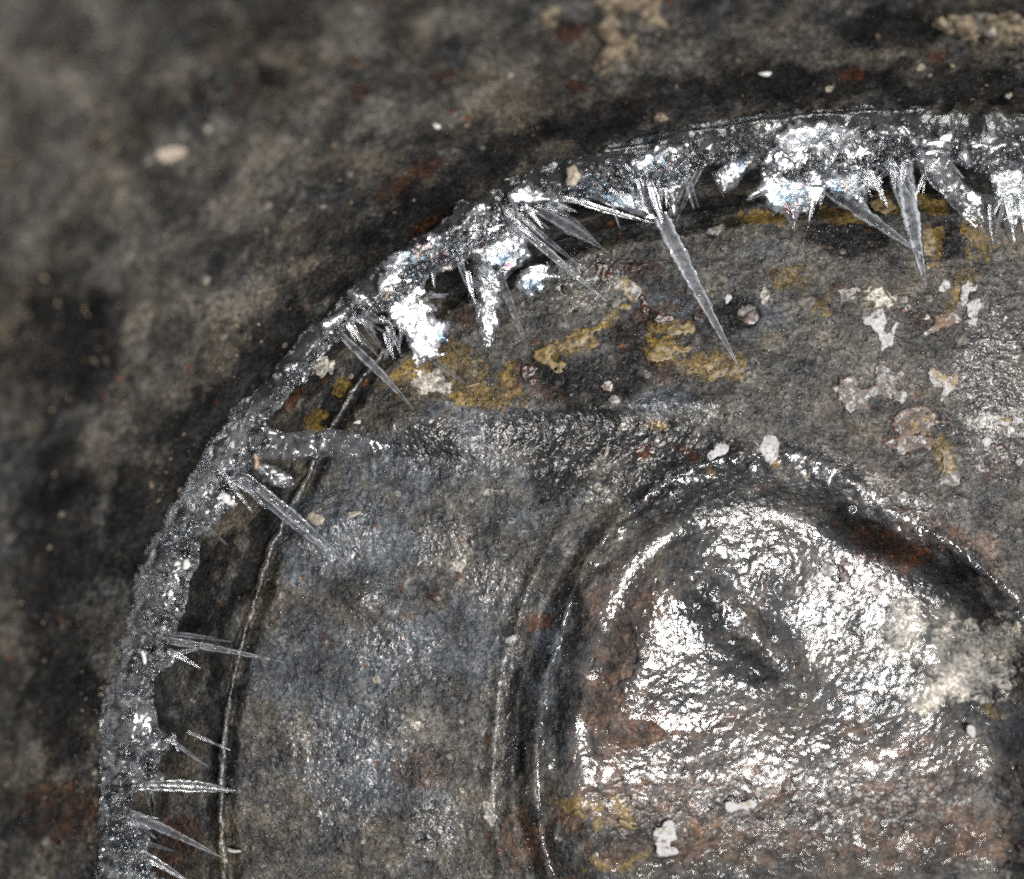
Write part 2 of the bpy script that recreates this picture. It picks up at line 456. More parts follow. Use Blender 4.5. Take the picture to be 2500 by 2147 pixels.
YEL = [(930, 745, 60, 45, 20), (985, 800, 75, 30, 5), (830, 760, 50, 34, -40), (1160, 685, 48, 20, -25), (1115, 720, 30, 26, 30), (1050, 770, 30, 35),
       (1350, 668, 30, 16), (1345, 715, 38, 30, -20), (1420, 745, 70, 24, 8), (1480, 735, 30, 18), (1250, 625, 14, 16), (1232, 648, 8, 12),
       (1790, 415, 32, 18, 20), (1885, 410, 34, 18, 10), (1885, 490, 18, 45), (1970, 470, 45, 24, 60), (1945, 550, 18, 55, 20), (1905, 640, 14, 30, 20),
       (1905, 925, 18, 42, -25), (1860, 880, 20, 16), (1160, 1638, 42, 12, 25), (1215, 1665, 14, 8), (1265, 1665, 26, 13, 35), (1212, 1700, 10, 9),
       (1262, 1740, 26, 20), (1250, 1772, 60, 16), (2055, 1465, 22, 15), (1575, 930, 12, 14), (1440, 940, 16, 12), (1330, 865, 22, 12),
       (1665, 610, 24, 14), (640, 860, 26, 16, -30), (700, 790, 16, 26, 40), (1600, 560, 40, 22), (1700, 440, 40, 20), (1560, 440, 60, 20)]
RUST = [(1265, 555, 26, 20), (1310, 540, 26, 20, -20), (1310, 640, 16, 26, -20), (1345, 628, 30, 10), (1430, 628, 24, 10), (1345, 745, 30, 24, 20),
        (1065, 760, 22, 26), (1395, 670, 10, 10), (940, 650, 26, 18, 30), (1120, 800, 34, 12, 5), (870, 700, 30, 26),
        (1700, 590, 16, 12), (1850, 890, 22, 20), (1830, 950, 20, 14), (2010, 950, 45, 20), (1880, 645, 36, 16), (800, 385, 42, 24, -25), (860, 345, 40, 16, -25),
        (1730, 140, 30, 16), (1900, 110, 36, 16), (720, 130, 16, 14), (722, 195, 14, 20), (895, 158, 30, 10), (1150, 60, 40, 24), (1165, 180, 34, 14),
        (130, 1640, 70, 55), (205, 795, 10, 10), (370, 1700, 34, 46), (330, 1760, 50, 30), (590, 815, 16, 30, 40), (1260, 1745, 40, 30), (660, 1290, 18, 12),
        (1820, 1110, 60, 70), (1740, 1190, 30, 50, 20), (1385, 920, 16, 12), (1700, 1060, 12, 8), (2000, 1040, 16, 12), (1310, 920, 22, 16), (1080, 1265, 40, 22),
        (875, 1212, 8, 5), (1880, 1240, 20, 14), (2000, 1270, 20, 10), (1560, 985, 16, 10), (1230, 1740, 20, 20), (1320, 1490, 40, 12), (1470, 1480, 50, 16), (1360, 1460, 60, 16), (480, 180, 12, 14), (850, 460, 30, 16, -30)]
WHITE = [(1245, 580, 30, 22, 25), (1780, 605, 28, 20), (1720, 600, 20, 12), (1540, 600, 10, 16), (935, 1150, 16, 12, -30),
         (650, 745, 16, 22), (1990, 860, 46, 20, -10), (2050, 60, 50, 22), (2000, 40, 50, 10), (840, 1470, 14, 10), (985, 1640, 10, 26),
         (1900, 770, 20, 12), (1950, 690, 14, 10), (1000, 1000, 20, 8), (800, 1000, 10, 6), (1630, 1090, 10, 8), (870, 775, 40, 22),
         (1990, 1360, 90, 80, 10), (1840, 1280, 50, 60), (1900, 1430, 50, 40), (2040, 1330, 40, 60), (1460, 470, 16, 10), (1505, 640, 14, 18)]
BROWN = [(1260, 1290, 90, 150, 10), (1230, 1420, 90, 80), (1300, 1520, 120, 90), (1250, 1620, 130, 100), (1450, 1600, 160, 120), (1750, 1650, 300, 160),
         (1500, 1730, 300, 70), (1900, 1750, 240, 60),  (1860, 1140, 150, 80),
         (1060, 1700, 60, 60), (860, 1560, 60, 40)]
SOOT_SHADE = [(1250, 455, 110, 20, -8), (1120, 500, 60, 24, -20), (1430, 420, 110, 22, -6), (1650, 400, 120, 24, -3), (1880, 380, 150, 24), (1000, 560, 60, 30, -40), (900, 570, 70, 50, -40), (800, 660, 60, 40, -45), (620, 740, 90, 50, -50), (1960, 345, 40, 30), (1200, 420, 80, 24, -15), (1420, 960, 160, 70, -8), (1290, 900, 160, 40), (1390, 1010, 180, 50), (1130, 860, 150, 40, -8), (1180, 760, 120, 50, 10), (1290, 690, 60, 60), (1480, 640, 60, 40),  # soot, plus painted shade in the gaps under the ice and the hollow
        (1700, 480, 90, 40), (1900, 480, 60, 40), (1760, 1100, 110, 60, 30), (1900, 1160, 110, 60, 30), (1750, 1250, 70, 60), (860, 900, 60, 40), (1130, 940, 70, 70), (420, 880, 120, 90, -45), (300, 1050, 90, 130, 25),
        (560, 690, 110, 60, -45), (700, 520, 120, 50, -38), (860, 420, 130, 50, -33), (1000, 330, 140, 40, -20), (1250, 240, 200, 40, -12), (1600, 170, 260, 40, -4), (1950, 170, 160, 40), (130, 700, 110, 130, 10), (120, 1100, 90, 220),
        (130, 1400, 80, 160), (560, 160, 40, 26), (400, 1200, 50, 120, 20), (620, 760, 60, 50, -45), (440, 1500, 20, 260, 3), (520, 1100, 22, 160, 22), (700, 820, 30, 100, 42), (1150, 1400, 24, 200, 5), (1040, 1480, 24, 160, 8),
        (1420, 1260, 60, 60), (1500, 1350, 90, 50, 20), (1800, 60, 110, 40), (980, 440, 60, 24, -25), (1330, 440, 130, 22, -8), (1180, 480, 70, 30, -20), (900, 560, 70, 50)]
BLUE = [(720, 1100, 150, 90), (680, 1350, 160, 100), (860, 950, 180, 70), (620, 1100, 60, 100), (900, 1300, 130, 80), (1000, 850, 140, 40), (760, 1560, 140, 80), (1500, 640, 90, 40), (1120, 1330, 60, 120), (1340, 810, 80, 30), (1380, 620, 90, 30), (740, 1480, 70, 70), (1060, 1000, 120, 60), (1560, 520, 60, 30)]
BEIGE = [(120, 100, 220, 140), (60, 380, 130, 150), (330, 360, 140, 60, -30), (430, 470, 140, 50, -35), (260, 520, 110, 60, -30), (350, 700, 70, 60, -45), (560, 330, 110, 60, -30), (590, 260, 80, 40), (780, 200, 120, 50, -20),
         (900, 230, 110, 36, -20), (1060, 110, 90, 50, -10), (1300, 50, 90, 50), (1240, 150, 30, 40), (960, 40, 130, 40), (700, 60, 120, 60), (330, 740, 60, 50, -45), (660, 270, 70, 40, -30), (230, 850, 40, 30), (1900, 60, 120, 30), (1500, 120, 200, 30), (60, 1450, 30, 120), (90, 1260, 40, 50),
         (1040, 1560, 60, 70), (930, 1150, 50, 40), (980, 1000, 90, 40), (560, 1760, 40, 30), (860, 1470, 60, 40), (500, 600, 90, 40, -40), (380, 620, 60, 40, -40), (1600, 560, 130, 60), (1730, 690, 90, 60), (280, 690, 60, 70, -45), (1500, 100, 30, 200, 80)]
WET = [(850, 885, 80, 50), (950, 900, 60, 36), (690, 1090, 90, 60), (1390, 825, 60, 24), (1500, 1000, 300, 60), (1800, 1200, 160, 110), (1150, 900, 300, 60), (860, 890, 100, 60), (740, 1215, 40, 26), (1020, 1200, 60, 70, -50), (1010, 1400, 30, 110, 10), (1000, 1500, 30, 160), (880, 1680, 60, 70), (900, 1100, 60, 50), (2010, 780, 70, 160),
       (1350, 820, 90, 20), (1700, 980, 200, 50, 20), (690, 1640, 60, 40), (640, 1080, 40, 60), (1560, 1640, 420, 90), (800, 1320, 90, 60), (700, 1520, 120, 90), (1180, 560, 60, 60)]

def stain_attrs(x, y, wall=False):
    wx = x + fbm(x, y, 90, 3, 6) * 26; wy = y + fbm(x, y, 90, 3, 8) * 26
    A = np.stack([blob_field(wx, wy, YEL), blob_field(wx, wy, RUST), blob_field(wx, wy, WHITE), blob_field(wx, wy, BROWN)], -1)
    B = np.stack([blob_field(wx, wy, WET), blob_field(wx, wy, SOOT_SHADE), blob_field(wx, wy, BLUE), blob_field(wx, wy, BEIGE)], -1)
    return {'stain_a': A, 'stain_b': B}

# ---------------------------------------------------------------- the pail
pail = empty('metal_pail', (0, 0, 0))
tag(pail, 'dark weathered metal pail with dented floor, rust, ochre stains and pale peeling coating', 'pail')

def grow(a, step, end, g=1.25):
    r = [a]
    while abs(r[-1] - a) < abs(end - a):
        step *= g; r.append(r[-1] + math.copysign(step, end - a))
    return r[1:]
STEP = 4.0
gx = list(np.arange(430, 2604, STEP)); gx = gx + grow(gx[-1], STEP, 4200)
gy = list(np.arange(400, 2250, STEP)); gy = gy + grow(gy[-1], STEP, 3550)
gx = np.array(gx); gy = np.array(gy)
GX, GY = np.meshgrid(gx, gy)
th = np.arctan2(-(GY - PC[1]), GX - PC[0]); rr = np.hypot(GX - PC[0], GY - PC[1])
inside = rr < seam_r(th) + 6
ny, nx = GX.shape
idx = np.arange(nx * ny).reshape(ny, nx)
cell = inside[:-1, :-1] & inside[1:, :-1] & inside[:-1, 1:] & inside[1:, 1:]
F = np.stack([idx[1:, :-1][cell], idx[1:, 1:][cell], idx[:-1, 1:][cell], idx[:-1, :-1][cell]], -1)
used = np.zeros(nx * ny, bool); used[F.ravel()] = True
remap = np.cumsum(used) - 1
fx = GX.ravel()[used]; fy = GY.ravel()[used]
fz = floor_h(fx, fy)
FV = np.stack([(fx - CX) * S, -(fy - CY) * S, fz * S], -1)
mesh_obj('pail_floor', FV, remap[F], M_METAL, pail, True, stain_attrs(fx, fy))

def img_of(X, Y, z):           # plan position -> sheet position seen by the camera
    f = D / (D - z)
    return CX + (X - CX) * f, CY + (Y - CY) * f

thd = np.concatenate([np.linspace(math.radians(78), math.radians(196), 760), np.linspace(math.radians(196), math.radians(438), 120)[1:-1]])
zr = np.concatenate([np.linspace(-16, 60, 14), np.linspace(60, 1300, 190)[1:]])
TH, ZR = np.meshgrid(thd, zr)
WR = seam_r(TH) + np.where(ZR < 0, 4 + ZR * 0.3, wall_off(ZR) + 4)
WX = PC[0] + WR * np.cos(TH); WY = PC[1] - WR * np.sin(TH)
arc = TH * 1650
dsp = fbm(arc, ZR * 1.3, 330, 2, 2) * 10 + fbm(arc, ZR * 1.3, 60, 3, 5) * 6 + fbm(arc, ZR * 1.3, 19, 2, 7) * 2.4
dsp = dsp * sstep(10, 80, ZR)
# tan crust lumps baked on the far wall
ix, iy = img_of(WX, WY, ZR)
lump = blob_field(ix.ravel(), iy.ravel(), [(1290, 40, 80, 50, -10), (1240, 140, 40, 50, 20), (2010, 55, 90, 22), (1180, 20, 60, 26), (700, 750, 1, 1)]).reshape(ix.shape)
dsp = dsp - sstep(0.45, 0.75, lump + fbm(ix, iy, 34, 3, 9) * 0.25) * (16 + 14 * fbm(ix, iy, 26, 2, 3))
WX = WX + dsp * np.cos(TH); WY = WY - dsp * np.sin(TH)
na, nz = len(thd), len(zr)
wi = np.arange(na * nz).reshape(nz, na)
j = np.arange(na); j2 = (j + 1) % na
WF = np.concatenate([np.stack([wi[k, j], wi[k + 1, j], wi[k + 1, j2], wi[k, j2]], -1) for k in range(nz - 1)])
WVt = np.stack([(WX - CX) * S, -(WY - CY) * S, ZR * S], -1).reshape(-1, 3)
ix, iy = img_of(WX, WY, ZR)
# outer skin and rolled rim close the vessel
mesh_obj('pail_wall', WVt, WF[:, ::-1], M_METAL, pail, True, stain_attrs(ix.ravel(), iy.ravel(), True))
def ring(name, prof, mat, th_list, wob=0.0, seed=0, attrs=True, parent=pail):
    th_l = np.asarray(th_list); n = len(th_l); m = len(prof)
    V = []
    for (o, z) in prof:
        w = fbm(th_l * 1650, th_l * 0 + o * 3, 26, 3, seed) * wob
        w2 = fbm(th_l * 1650, th_l * 0 + o * 3 + 99, 40, 3, seed + 2) * wob
        R = seam_r(th_l) + o + w
        V.append(np.stack([PC[0] + R * np.cos(th_l), PC[1] - R * np.sin(th_l), z + w2], -1))
    V = np.array(V)
    ii = np.arange(n * m).reshape(m, n); q = np.arange(n - 1)
    F = []
    for k in range(m):
        k2 = (k + 1) % m
        F.append(np.stack([ii[k, q], ii[k2, q], ii[k2, q + 1], ii[k, q + 1]], -1))
    W = np.stack([(V[..., 0] - CX) * S, -(V[..., 1] - CY) * S, V[..., 2] * S], -1).reshape(-1, 3)
    a = None
    if attrs:
        a = stain_attrs(V[..., 0].ravel(), V[..., 1].ravel())
        a['stain_b'][:, 0] = 1.0
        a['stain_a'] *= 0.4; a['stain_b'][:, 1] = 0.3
    return mesh_obj(name, W, np.concatenate(F), mat, parent, True, a)
ring('seam_bead', [(-15 + 9 * math.cos(a), -6 + 12 * math.sin(a)) for a in np.linspace(0, 2 * math.pi, 9)[:-1]], M_METAL,
     np.linspace(math.radians(139), math.radians(196), 520), 8.0, 3)
rim = ring('rolled_rim', [(wall_off(1300) + 14 + 26 * math.cos(a), 1300 + 26 * math.sin(a)) for a in np.linspace(0, 2 * math.pi, 11)[:-1]], M_METAL,
     np.linspace(0, 2 * math.pi, 200), 2.0, 1)

# ---------------------------------------------------------------- plates: sheets with a traced outline, real thickness and relief
def facets(x, y, size, tilt, seed):
    """broken crystal faces: every cell is a small plane with its own tilt"""
    g = size; r = np.random.RandomState(seed + 77); N = 64
    jx, jy, ax, ay, hh = (r.rand(N, N) for _ in range(5))
    ix = np.floor(x / g).astype(int); iy = np.floor(y / g).astype(int)
    best = np.full(x.shape, 1e18); out = np.zeros(x.shape)
    for a in (-1, 0, 1):
        for b in (-1, 0, 1):
            cx, cy = ix + a, iy + b; m, n = cx % N, cy % N
            dx = x - (cx + jx[m, n]) * g; dy = (y - (cy + jy[m, n]) * g) * 1.35
            d = dx * dx + dy * dy; k = d < best
            best = np.where(k, d, best)
            out = np.where(k, (ax[m, n] - 0.5) * 2 * tilt * dx + (ay[m, n] - 0.5) * 2 * tilt * dy + (hh[m, n] - 0.5) * g * 0.22, out)
    return out

def plate(name, poly, zfun, th, mat, parent, step=5.0, feather=0.0, fsize=14.0, relief=0.0, rsize=12.0, seed=0, ice=None, flat=False, dome=None, taper=None, facet=None):
    P = np.asarray(poly, float)
    x0, y0 = P.min(0) - feather * 1.5 - step * 2; x1, y1 = P.max(0) + feather * 1.5 + step * 2
    xs = np.arange(x0, x1, step); ys = np.arange(y0, y1, step)
    X, Y = np.meshgrid(xs, ys)
    sd = poly_sd(X, Y, P)
    if feather: sd = sd + fbm(X, Y, fsize, 3, seed) * feather
    gy_, gx_ = np.gradient(sd, step)
    gl = np.hypot(gx_, gy_) + 1e-6
    near = (sd < 0) & (sd > -step * 1.5)
    mv = np.where(near, -sd / np.maximum(gl, 0.5), 0)
    mv = np.clip(mv, 0, step)
    X2 = X + gx_ / gl * mv; Y2 = Y + gy_ / gl * mv
    ok = sd > -step * 0.95
    cell = ok[:-1, :-1] & ok[1:, :-1] & ok[:-1, 1:] & ok[1:, 1:]
    core = (sd > 0)
    cell &= (core[:-1, :-1].astype(int) + core[1:, :-1] + core[:-1, 1:] + core[1:, 1:]) >= 1
    if not cell.any(): return None
    ny, nx = X.shape; idx = np.arange(nx * ny).reshape(ny, nx)
    a, b, c, d = idx[1:, :-1][cell], idx[1:, 1:][cell], idx[:-1, 1:][cell], idx[:-1, :-1][cell]
    used = np.zeros(nx * ny, bool); used[np.concatenate([a, b, c, d])] = True
    rm = np.cumsum(used) - 1; n = int(used.sum())
    ux, uy, us = X2.ravel()[used], Y2.ravel()[used], np.maximum(sd.ravel()[used], 0)
    zz = zfun(ux, uy)
    prof = np.sqrt(np.clip(us / max(th * 1.2, 1e-3), 0, 1))
    if taper: prof = sstep(0, taper, us)
    rel = fbm(ux, uy, rsize, 3, seed + 1) * relief if relief else 0
    if facet: rel = rel + facets(ux, uy, facet[0], facet[1], seed)
    dm = dome(ux, uy, us) if dome else 0
    zt = zz + th * 0.5 * prof + (rel + dm) * np.clip(us / (th + 1), 0, 1)
    zb = zz - th * 0.5 * prof
    T = to_world(ux, uy, zt); Bm = to_world(ux, uy, zb)
    Ft = np.stack([rm[a], rm[b], rm[c], rm[d]], -1)
    V = T; F = Ft
    if not flat:
        Fb = Ft[:, ::-1] + n
        # side walls on boundary edges
        E = np.concatenate([Ft[:, [0, 1]], Ft[:, [1, 2]], Ft[:, [2, 3]], Ft[:, [3, 0]]])
        key = np.sort(E, 1); kk = key[:, 0].astype(np.int64) * (n + 1) + key[:, 1]
        u, inv, cnt = np.unique(kk, return_inverse=True, return_counts=True)
        be = E[cnt[inv] == 1]
        side = np.stack([be[:, 1], be[:, 0], be[:, 0] + n, be[:, 1] + n], -1)
        V = np.concatenate([T, Bm]); F = np.concatenate([Ft, Fb, side])
    attrs = None
    if ice is not None:
        A = ice(ux, uy, us)
        attrs = {'ice': np.concatenate([A, A]) if not flat else A}
    return mesh_obj(name, V, F, mat, parent, True, attrs)

# pale patches of coating left on the floor: each a flake of its own
def on_floor(lift):
    return lambda x, y: floor_macro(x, y) + fbm(x, y, 70, 3, 2) * 3.4 + lift
T7 = (1950, 650, 2.965)
PALE = [
    (Z(*T7, [(440, 360), (500, 370), (560, 330), (590, 300), (625, 340), (635, 390), (610, 440), (605, 490), (650, 480), (680, 455), (690, 415), (718, 405), (715, 450), (690, 480), (697, 540), (680, 580), (640, 605), (605, 632), (575, 600), (590, 540), (575, 480), (530, 430), (470, 420)]), (0, 0, 0)),
    (Z(*T7, [(570, 680), (605, 690), (615, 725), (700, 730), (750, 780), (765, 830), (720, 850), (725, 880), (790, 855), (820, 900), (790, 960), (740, 1000), (680, 985), (640, 940), (590, 930), (540, 970), (510, 1025), (440, 1050), (370, 1065), (330, 990), (270, 950), (245, 890), (290, 820), (340, 795), (400, 820), (430, 830), (440, 880), (500, 870), (535, 840), (530, 780), (565, 750)]), (.35, 0, .3)),
    (Z(*T7, [(690, 1090), (740, 1040), (830, 1010), (930, 1020), (950, 1070), (1010, 1090), (1060, 1120), (1100, 1110), (1120, 1150), (1040, 1170), (960, 1180), (940, 1220), (980, 1290), (930, 1330), (860, 1345), (800, 1350), (760, 1390), (720, 1370), (650, 1330), (605, 1260), (640, 1235), (700, 1235), (720, 1200), (680, 1140)]), (.5, .35, .2)),
    (Z(*T7, [(940, 740), (975, 705), (1000, 750), (1060, 790), (1120, 785), (1160, 820), (1145, 880), (1090, 900), (1070, 960), (1030, 985), (1035, 930), (1055, 880), (1010, 850), (960, 845), (950, 790)]), (.1, .5, 0)),
    (Z(*T7, [(1010, 1530), (1060, 1480), (1150, 1470), (1165, 1560), (1100, 1605), (1040, 1590)]), (.1, .6, .3)),
    (Z(*T7, [(985, 370), (1060, 340), (1105, 322), (1150, 350), (1180, 395), (1130, 410), (1060, 430), (1000, 470), (960, 490), (930, 520), (880, 510), (890, 460), (960, 450), (980, 410)]), (.4, .2, 0)),
    (Z(*T7, [(735, 320), (770, 275), (825, 285), (815, 320), (770, 335)]), (.3, .1, .1)),
    (Z(*T7, [(825, 385), (870, 360), (955, 370), (950, 395), (880, 400)]), (.4, .1, .1)),
    (Z(*T7, [(1140, 240), (1160, 190), (1170, 130), (1230, 120), (1300, 130), (1290, 170), (1240, 190), (1230, 250), (1190, 300)]), (.1, .1, 0)),
    (Z(*T7, [(1215, 300), (1250, 260), (1290, 235), (1320, 270), (1330, 310), (1290, 340), (1300, 390), (1260, 430), (1220, 420), (1250, 370), (1220, 340)]), (0, 0, 0)),
    (Z(*T7, [(1010, 130), (1085, 95), (1085, 150), (1055, 185), (1010, 175)]), (0, 0, 0)),
    (Z(*T7, [(1375, 1150), (1430, 1110), (1510, 1075), (1600, 1090), (1640, 1140), (1560, 1150), (1480, 1170), (1400, 1170)]), (.2, .3, .1)),
    (Z(*T7, [(1325, 1250), (1360, 1230), (1395, 1260), (1380, 1305), (1335, 1300)]), (0, .1, 0)),
    (Z(*T7, [(1555, 1390), (1610, 1375), (1640, 1400), (1610, 1450), (1560, 1440)]), (0, .1, 0)),
    (Z(1500, 650, 2.965, [(680, 1340), (720, 1290), (770, 1275), (820, 1300), (835, 1340), (790, 1370), (740, 1395), (690, 1395)]), (-.3, 0, -.3)),
    (Z(1500, 650, 2.965, [(1045, 1280), (1090, 1230), (1150, 1225), (1190, 1260), (1190, 1340), (1160, 1420), (1090, 1415), (1080, 1370), (1040, 1330)]), (-.3, -.1, -.3)),
    (Z(1500, 650, 2.965, [(0, 130), (50, 70), (110, 100), (170, 130), (200, 210), (160, 265), (120, 240), (60, 200), (10, 180)]), (0, .8, .2)),
    (Z(1500, 650, 2.965, [(810, 200), (830, 200), (838, 260), (815, 285), (800, 250)]), (-.2, 0, 0)),
    (Z(1500, 650, 2.965, [(970, 340), (1030, 318), (1068, 345), (1050, 390), (990, 420), (945, 400), (945, 375)]), (.3, 0, .3)),
    (Z(1500, 650, 2.965, [(1340, 230), (1400, 210), (1460, 230), (1450, 290), (1390, 325), (1320, 290)]), (.2, .6, .6)),
    (Z(900, 650, 2.965, [(1680, 880), (1710, 830), (1750, 825), (1779, 860), (1775, 910), (1720, 910)]), (.1, 0, .1)),
    (Z(900, 650, 2.965, [(1720, 975), (1760, 920), (1820, 935), (1830, 990), (1760, 1010)]), (.4, .2, .2)),
    (Z(1200, 1550, 2.98, [(1165, 1450), (1200, 1395), (1250, 1420), (1250, 1370), (1315, 1330), (1350, 1370), (1340, 1440), (1360, 1490), (1300, 1500), (1290, 1550), (1350, 1540), (1365, 1580), (1300, 1600), (1220, 1635), (1185, 1610), (1200, 1540), (1180, 1490)]), (.0, .1, -.1)),
    (Z(1200, 1550, 2.98, [(1685, 1235), (1730, 1205), (1800, 1220), (1900, 1200), (1930, 1250), (1840, 1260), (1790, 1290), (1740, 1315), (1700, 1290)]), (-.3, 0, -.3)),
    (Z(1850, 1250, 2.737, [(400, 390), (440, 345), (500, 360), (510, 420), (450, 430)]), (.1, 0, .2)),
    (Z(1850, 1250, 2.737, [(680, 530), (740, 470), (800, 440), (860, 480), (850, 550), (760, 565)]), (.2, -.1, .2)),
    (Z(1850, 1250, 2.737, [(1380, 1470), (1410, 1410), (1465, 1480), (1440, 1510)]), (-.2, 0, -.2)),
    (Z(800, 1200, 2.737, [(1190, 970), (1275, 930), (1265, 1010), (1200, 1020)]), (.0, 0, .2)),
    (Z(180, 1500, 2.749, [(660, 1640), (720, 1600), (700, 1560), (760, 1570), (770, 1660), (740, 1720), (760, 1779), (715, 1790), (720, 1700)]), (.2, 0, -.1)),
]
for i, (poly, tint) in enumerate(PALE):
    big = np.ptp(np.asarray(poly)[:, 0])
    o = plate('coating_patch', smooth_poly(poly, 1), on_floor(1.5), 3.6, M_PALE, pail, step=3.4, feather=9.0 + (9 if big > 150 else 0), fsize=20, relief=2.2, rsize=14, seed=i)
    if o:
        o.color = (max(0.0, 0.3 + tint[0]), max(0.0, 0.3 + tint[1]), max(0.0, 0.3 + tint[2]), 1)

# raised crusts of ochre and rust
OCH = [(Z(900, 650, 2.965, [(1375, 590), (1400, 540), (1500, 510), (1590, 440), (1680, 420), (1690, 470), (1640, 500), (1680, 560), (1640, 600), (1560, 600), (1470, 620), (1390, 620)])),
       (Z(900, 650, 2.965, [(1200, 620), (1290, 560), (1350, 560), (1340, 630), (1320, 670), (1390, 690), (1440, 710), (1420, 750), (1350, 770), (1290, 720), (1220, 720)])),
       (Z(1500, 650, 2.965, [(360, 490), (400, 430), (470, 410), (560, 410), (570, 460), (500, 500), (440, 515)])),
       (Z(1500, 650, 2.965, [(270, 570), (340, 545), (390, 590), (480, 590), (590, 560), (610, 600), (540, 640), (440, 640), (400, 660), (330, 690), (270, 680), (250, 700), (220, 720)])),
       (Z(1500, 650, 2.965, [(630, 720), (700, 690), (740, 740), (800, 700), (860, 720), (940, 740), (970, 800), (880, 830), (800, 800), (720, 850), (650, 840), (670, 790)])),
       (Z(1900, 200, 2.965, [(1040, 1040), (1110, 1030), (1150, 1160), (1120, 1260), (1060, 1280), (1030, 1180)])),
       (Z(1900, 200, 2.965, [(650, 850), (720, 830), (820, 870), (850, 920), (760, 960), (700, 930), (660, 920)])),
       (Z(1950, 650, 2.965, [(980, 1290), (1040, 1290), (1100, 1350), (1160, 1450), (1140, 1475), (1050, 1480), (1020, 1430), (1020, 1370)])),
       (Z(1200, 1550, 2.98, [(920, 1350), (960, 1340), (1000, 1380), (1060, 1415), (990, 1420), (930, 1390)])),
       (Z(1200, 1550, 2.98, [(480, 1220), (550, 1230), (620, 1275), (690, 1310), (670, 1340), (570, 1310), (500, 1270)])),
       (Z(1850, 1250, 2.737, [(1680, 1500), (1720, 1440), (1790, 1440), (1800, 1520), (1720, 1530)])),
       (Z(1500, 650, 2.965, [(20, 290), (60, 265), (125, 260), (120, 300), (60, 315)]))]
for i, poly in enumerate(OCH):
    plate('ochre_crust', smooth_poly(poly, 1), on_floor(0.7), 2.2, M_OCHRE, pail, step=3.2, feather=15.0, fsize=22, relief=1.6, rsize=12, seed=i + 2)
for poly in ([(1195, -20), (1345, -20), (1330, 30), (1365, 60), (1300, 72), (1280, 110), (1262, 150), (1235, 168), (1202, 140), (1218, 85), (1185, 50)], [(1885, 45), (1930, 30), (1990, 38), (2090, 30), (2090, 85), (2020, 92), (1960, 75), (1900, 70)], [(1090, 20), (1130, 10), (1150, 40), (1110, 60), (1085, 45)]):
    plate('tan_crust', smooth_poly(KD(poly), 1), lambda x, y: surf_z(x, y) + 4, 22, M_TAN, pail, step=4.5, feather=22, fsize=36, relief=13, rsize=24, seed=6)
RUS = [Z(1300, 250, 2.965, [(440, 1200), (500, 1150), (580, 1190), (600, 1260), (540, 1300), (460, 1270)]),
       Z(1300, 250, 2.965, [(650, 1180), (740, 1150), (840, 1140), (840, 1200), (760, 1230), (680, 1250)]),
       Z(1300, 250, 2.965, [(770, 1400), (820, 1400), (860, 1500), (830, 1550), (770, 1510)]),
       Z(1300, 250, 2.965, [(870, 1540), (960, 1525), (1050, 1540), (1040, 1590), (930, 1600), (870, 1580)]),
       Z(1300, 250, 2.965, [(1150, 1540), (1220, 1540), (1250, 1590), (1170, 1590)]),
       Z(900, 650, 2.965, [(1095, 750), (1150, 700), (1200, 710), (1220, 780), (1210, 850), (1130, 830)]),
       Z(1950, 650, 2.965, [(790, 1220), (840, 1200), (890, 1215), (890, 1270), (840, 1300), (780, 1270)]),
       Z(1950, 650, 2.965, [(720, 1370), (770, 1340), (840, 1320), (820, 1370), (790, 1415), (740, 1400)]),
       Z(1950, 650, 2.965, [(1390, 1300), (1460, 1280), (1510, 1300), (1490, 1350), (1410, 1350)]),
       Z(1850, 1250, 2.737, [(540, 330), (620, 270), (740, 280), (720, 400), (690, 480), (640, 540), (560, 560), (500, 520), (560, 450)]),
       Z(800, 1200, 2.737, [(640, 685), (690, 690), (735, 715), (715, 745), (670, 720)]),
       Z(180, 1500, 2.749, [(750, 1600), (780, 1560), (800, 1540), (860, 1530), (870, 1590), (800, 1640)])]
for i, poly in enumerate(RUS):
    plate('rust_crust', smooth_poly(poly, 1), on_floor(1.2), 4.0, M_RUST, pail, step=3.2, feather=12.0, fsize=18, relief=4.0, rsize=10, seed=i + 4)

# ---------------------------------------------------------------- frozen puddle film in the hollow
puddle = empty('frozen_puddle', (0.04, -0.05, -0.006))
tag(puddle, 'thin wet rippled ice film shining in the brown hollow of the pail floor', 'ice film')
st = 3.6
X, Y = np.meshgrid(np.arange(1300, 2590, st), np.arange(1090, 2200, st))
sd = pool_sd(X, Y) + fbm(X, Y, 60, 3, 4) * 12 + 44 * np.exp(-((poly_sd(X, Y, KD([(1570, 925), (1640, 950), (1720, 990), (1790, 1040), (1720, 995), (1640, 955)]))) / 60.0) ** 2) * sstep(1870, 1930, X)
RIP_HI = blob_field(X.ravel(), Y.ravel(), [(1500, 1180, 200, 110), (1720, 1420, 300, 260), (1720, 1420, 190, 160, 20), (1600, 1560, 260, 80, 10), (1380, 1400, 70, 80), (1650, 1000, 160, 50, 25), (1850, 1090, 120, 50, 25), (1440, 1010, 200, 50)]).reshape(X.shape)
VEIN = blob_field(X.ravel(), Y.ravel(), [(1430, 1200, 60, 40), (1500, 1290, 90, 60, 30), (1580, 1370, 80, 50, 20), (1560, 1200, 50, 40)]).reshape(X.shape)
BARE = blob_field(X.ravel(), Y.ravel(), [(1245, 1335, 52, 90, 8), (1225, 1430, 62, 60), (1290, 1500, 70, 40), (1330, 1720, 150, 60), (2000, 1400, 110, 90, 10), (1840, 1280, 40, 50), (1960, 1660, 200, 60)]).reshape(X.shape)
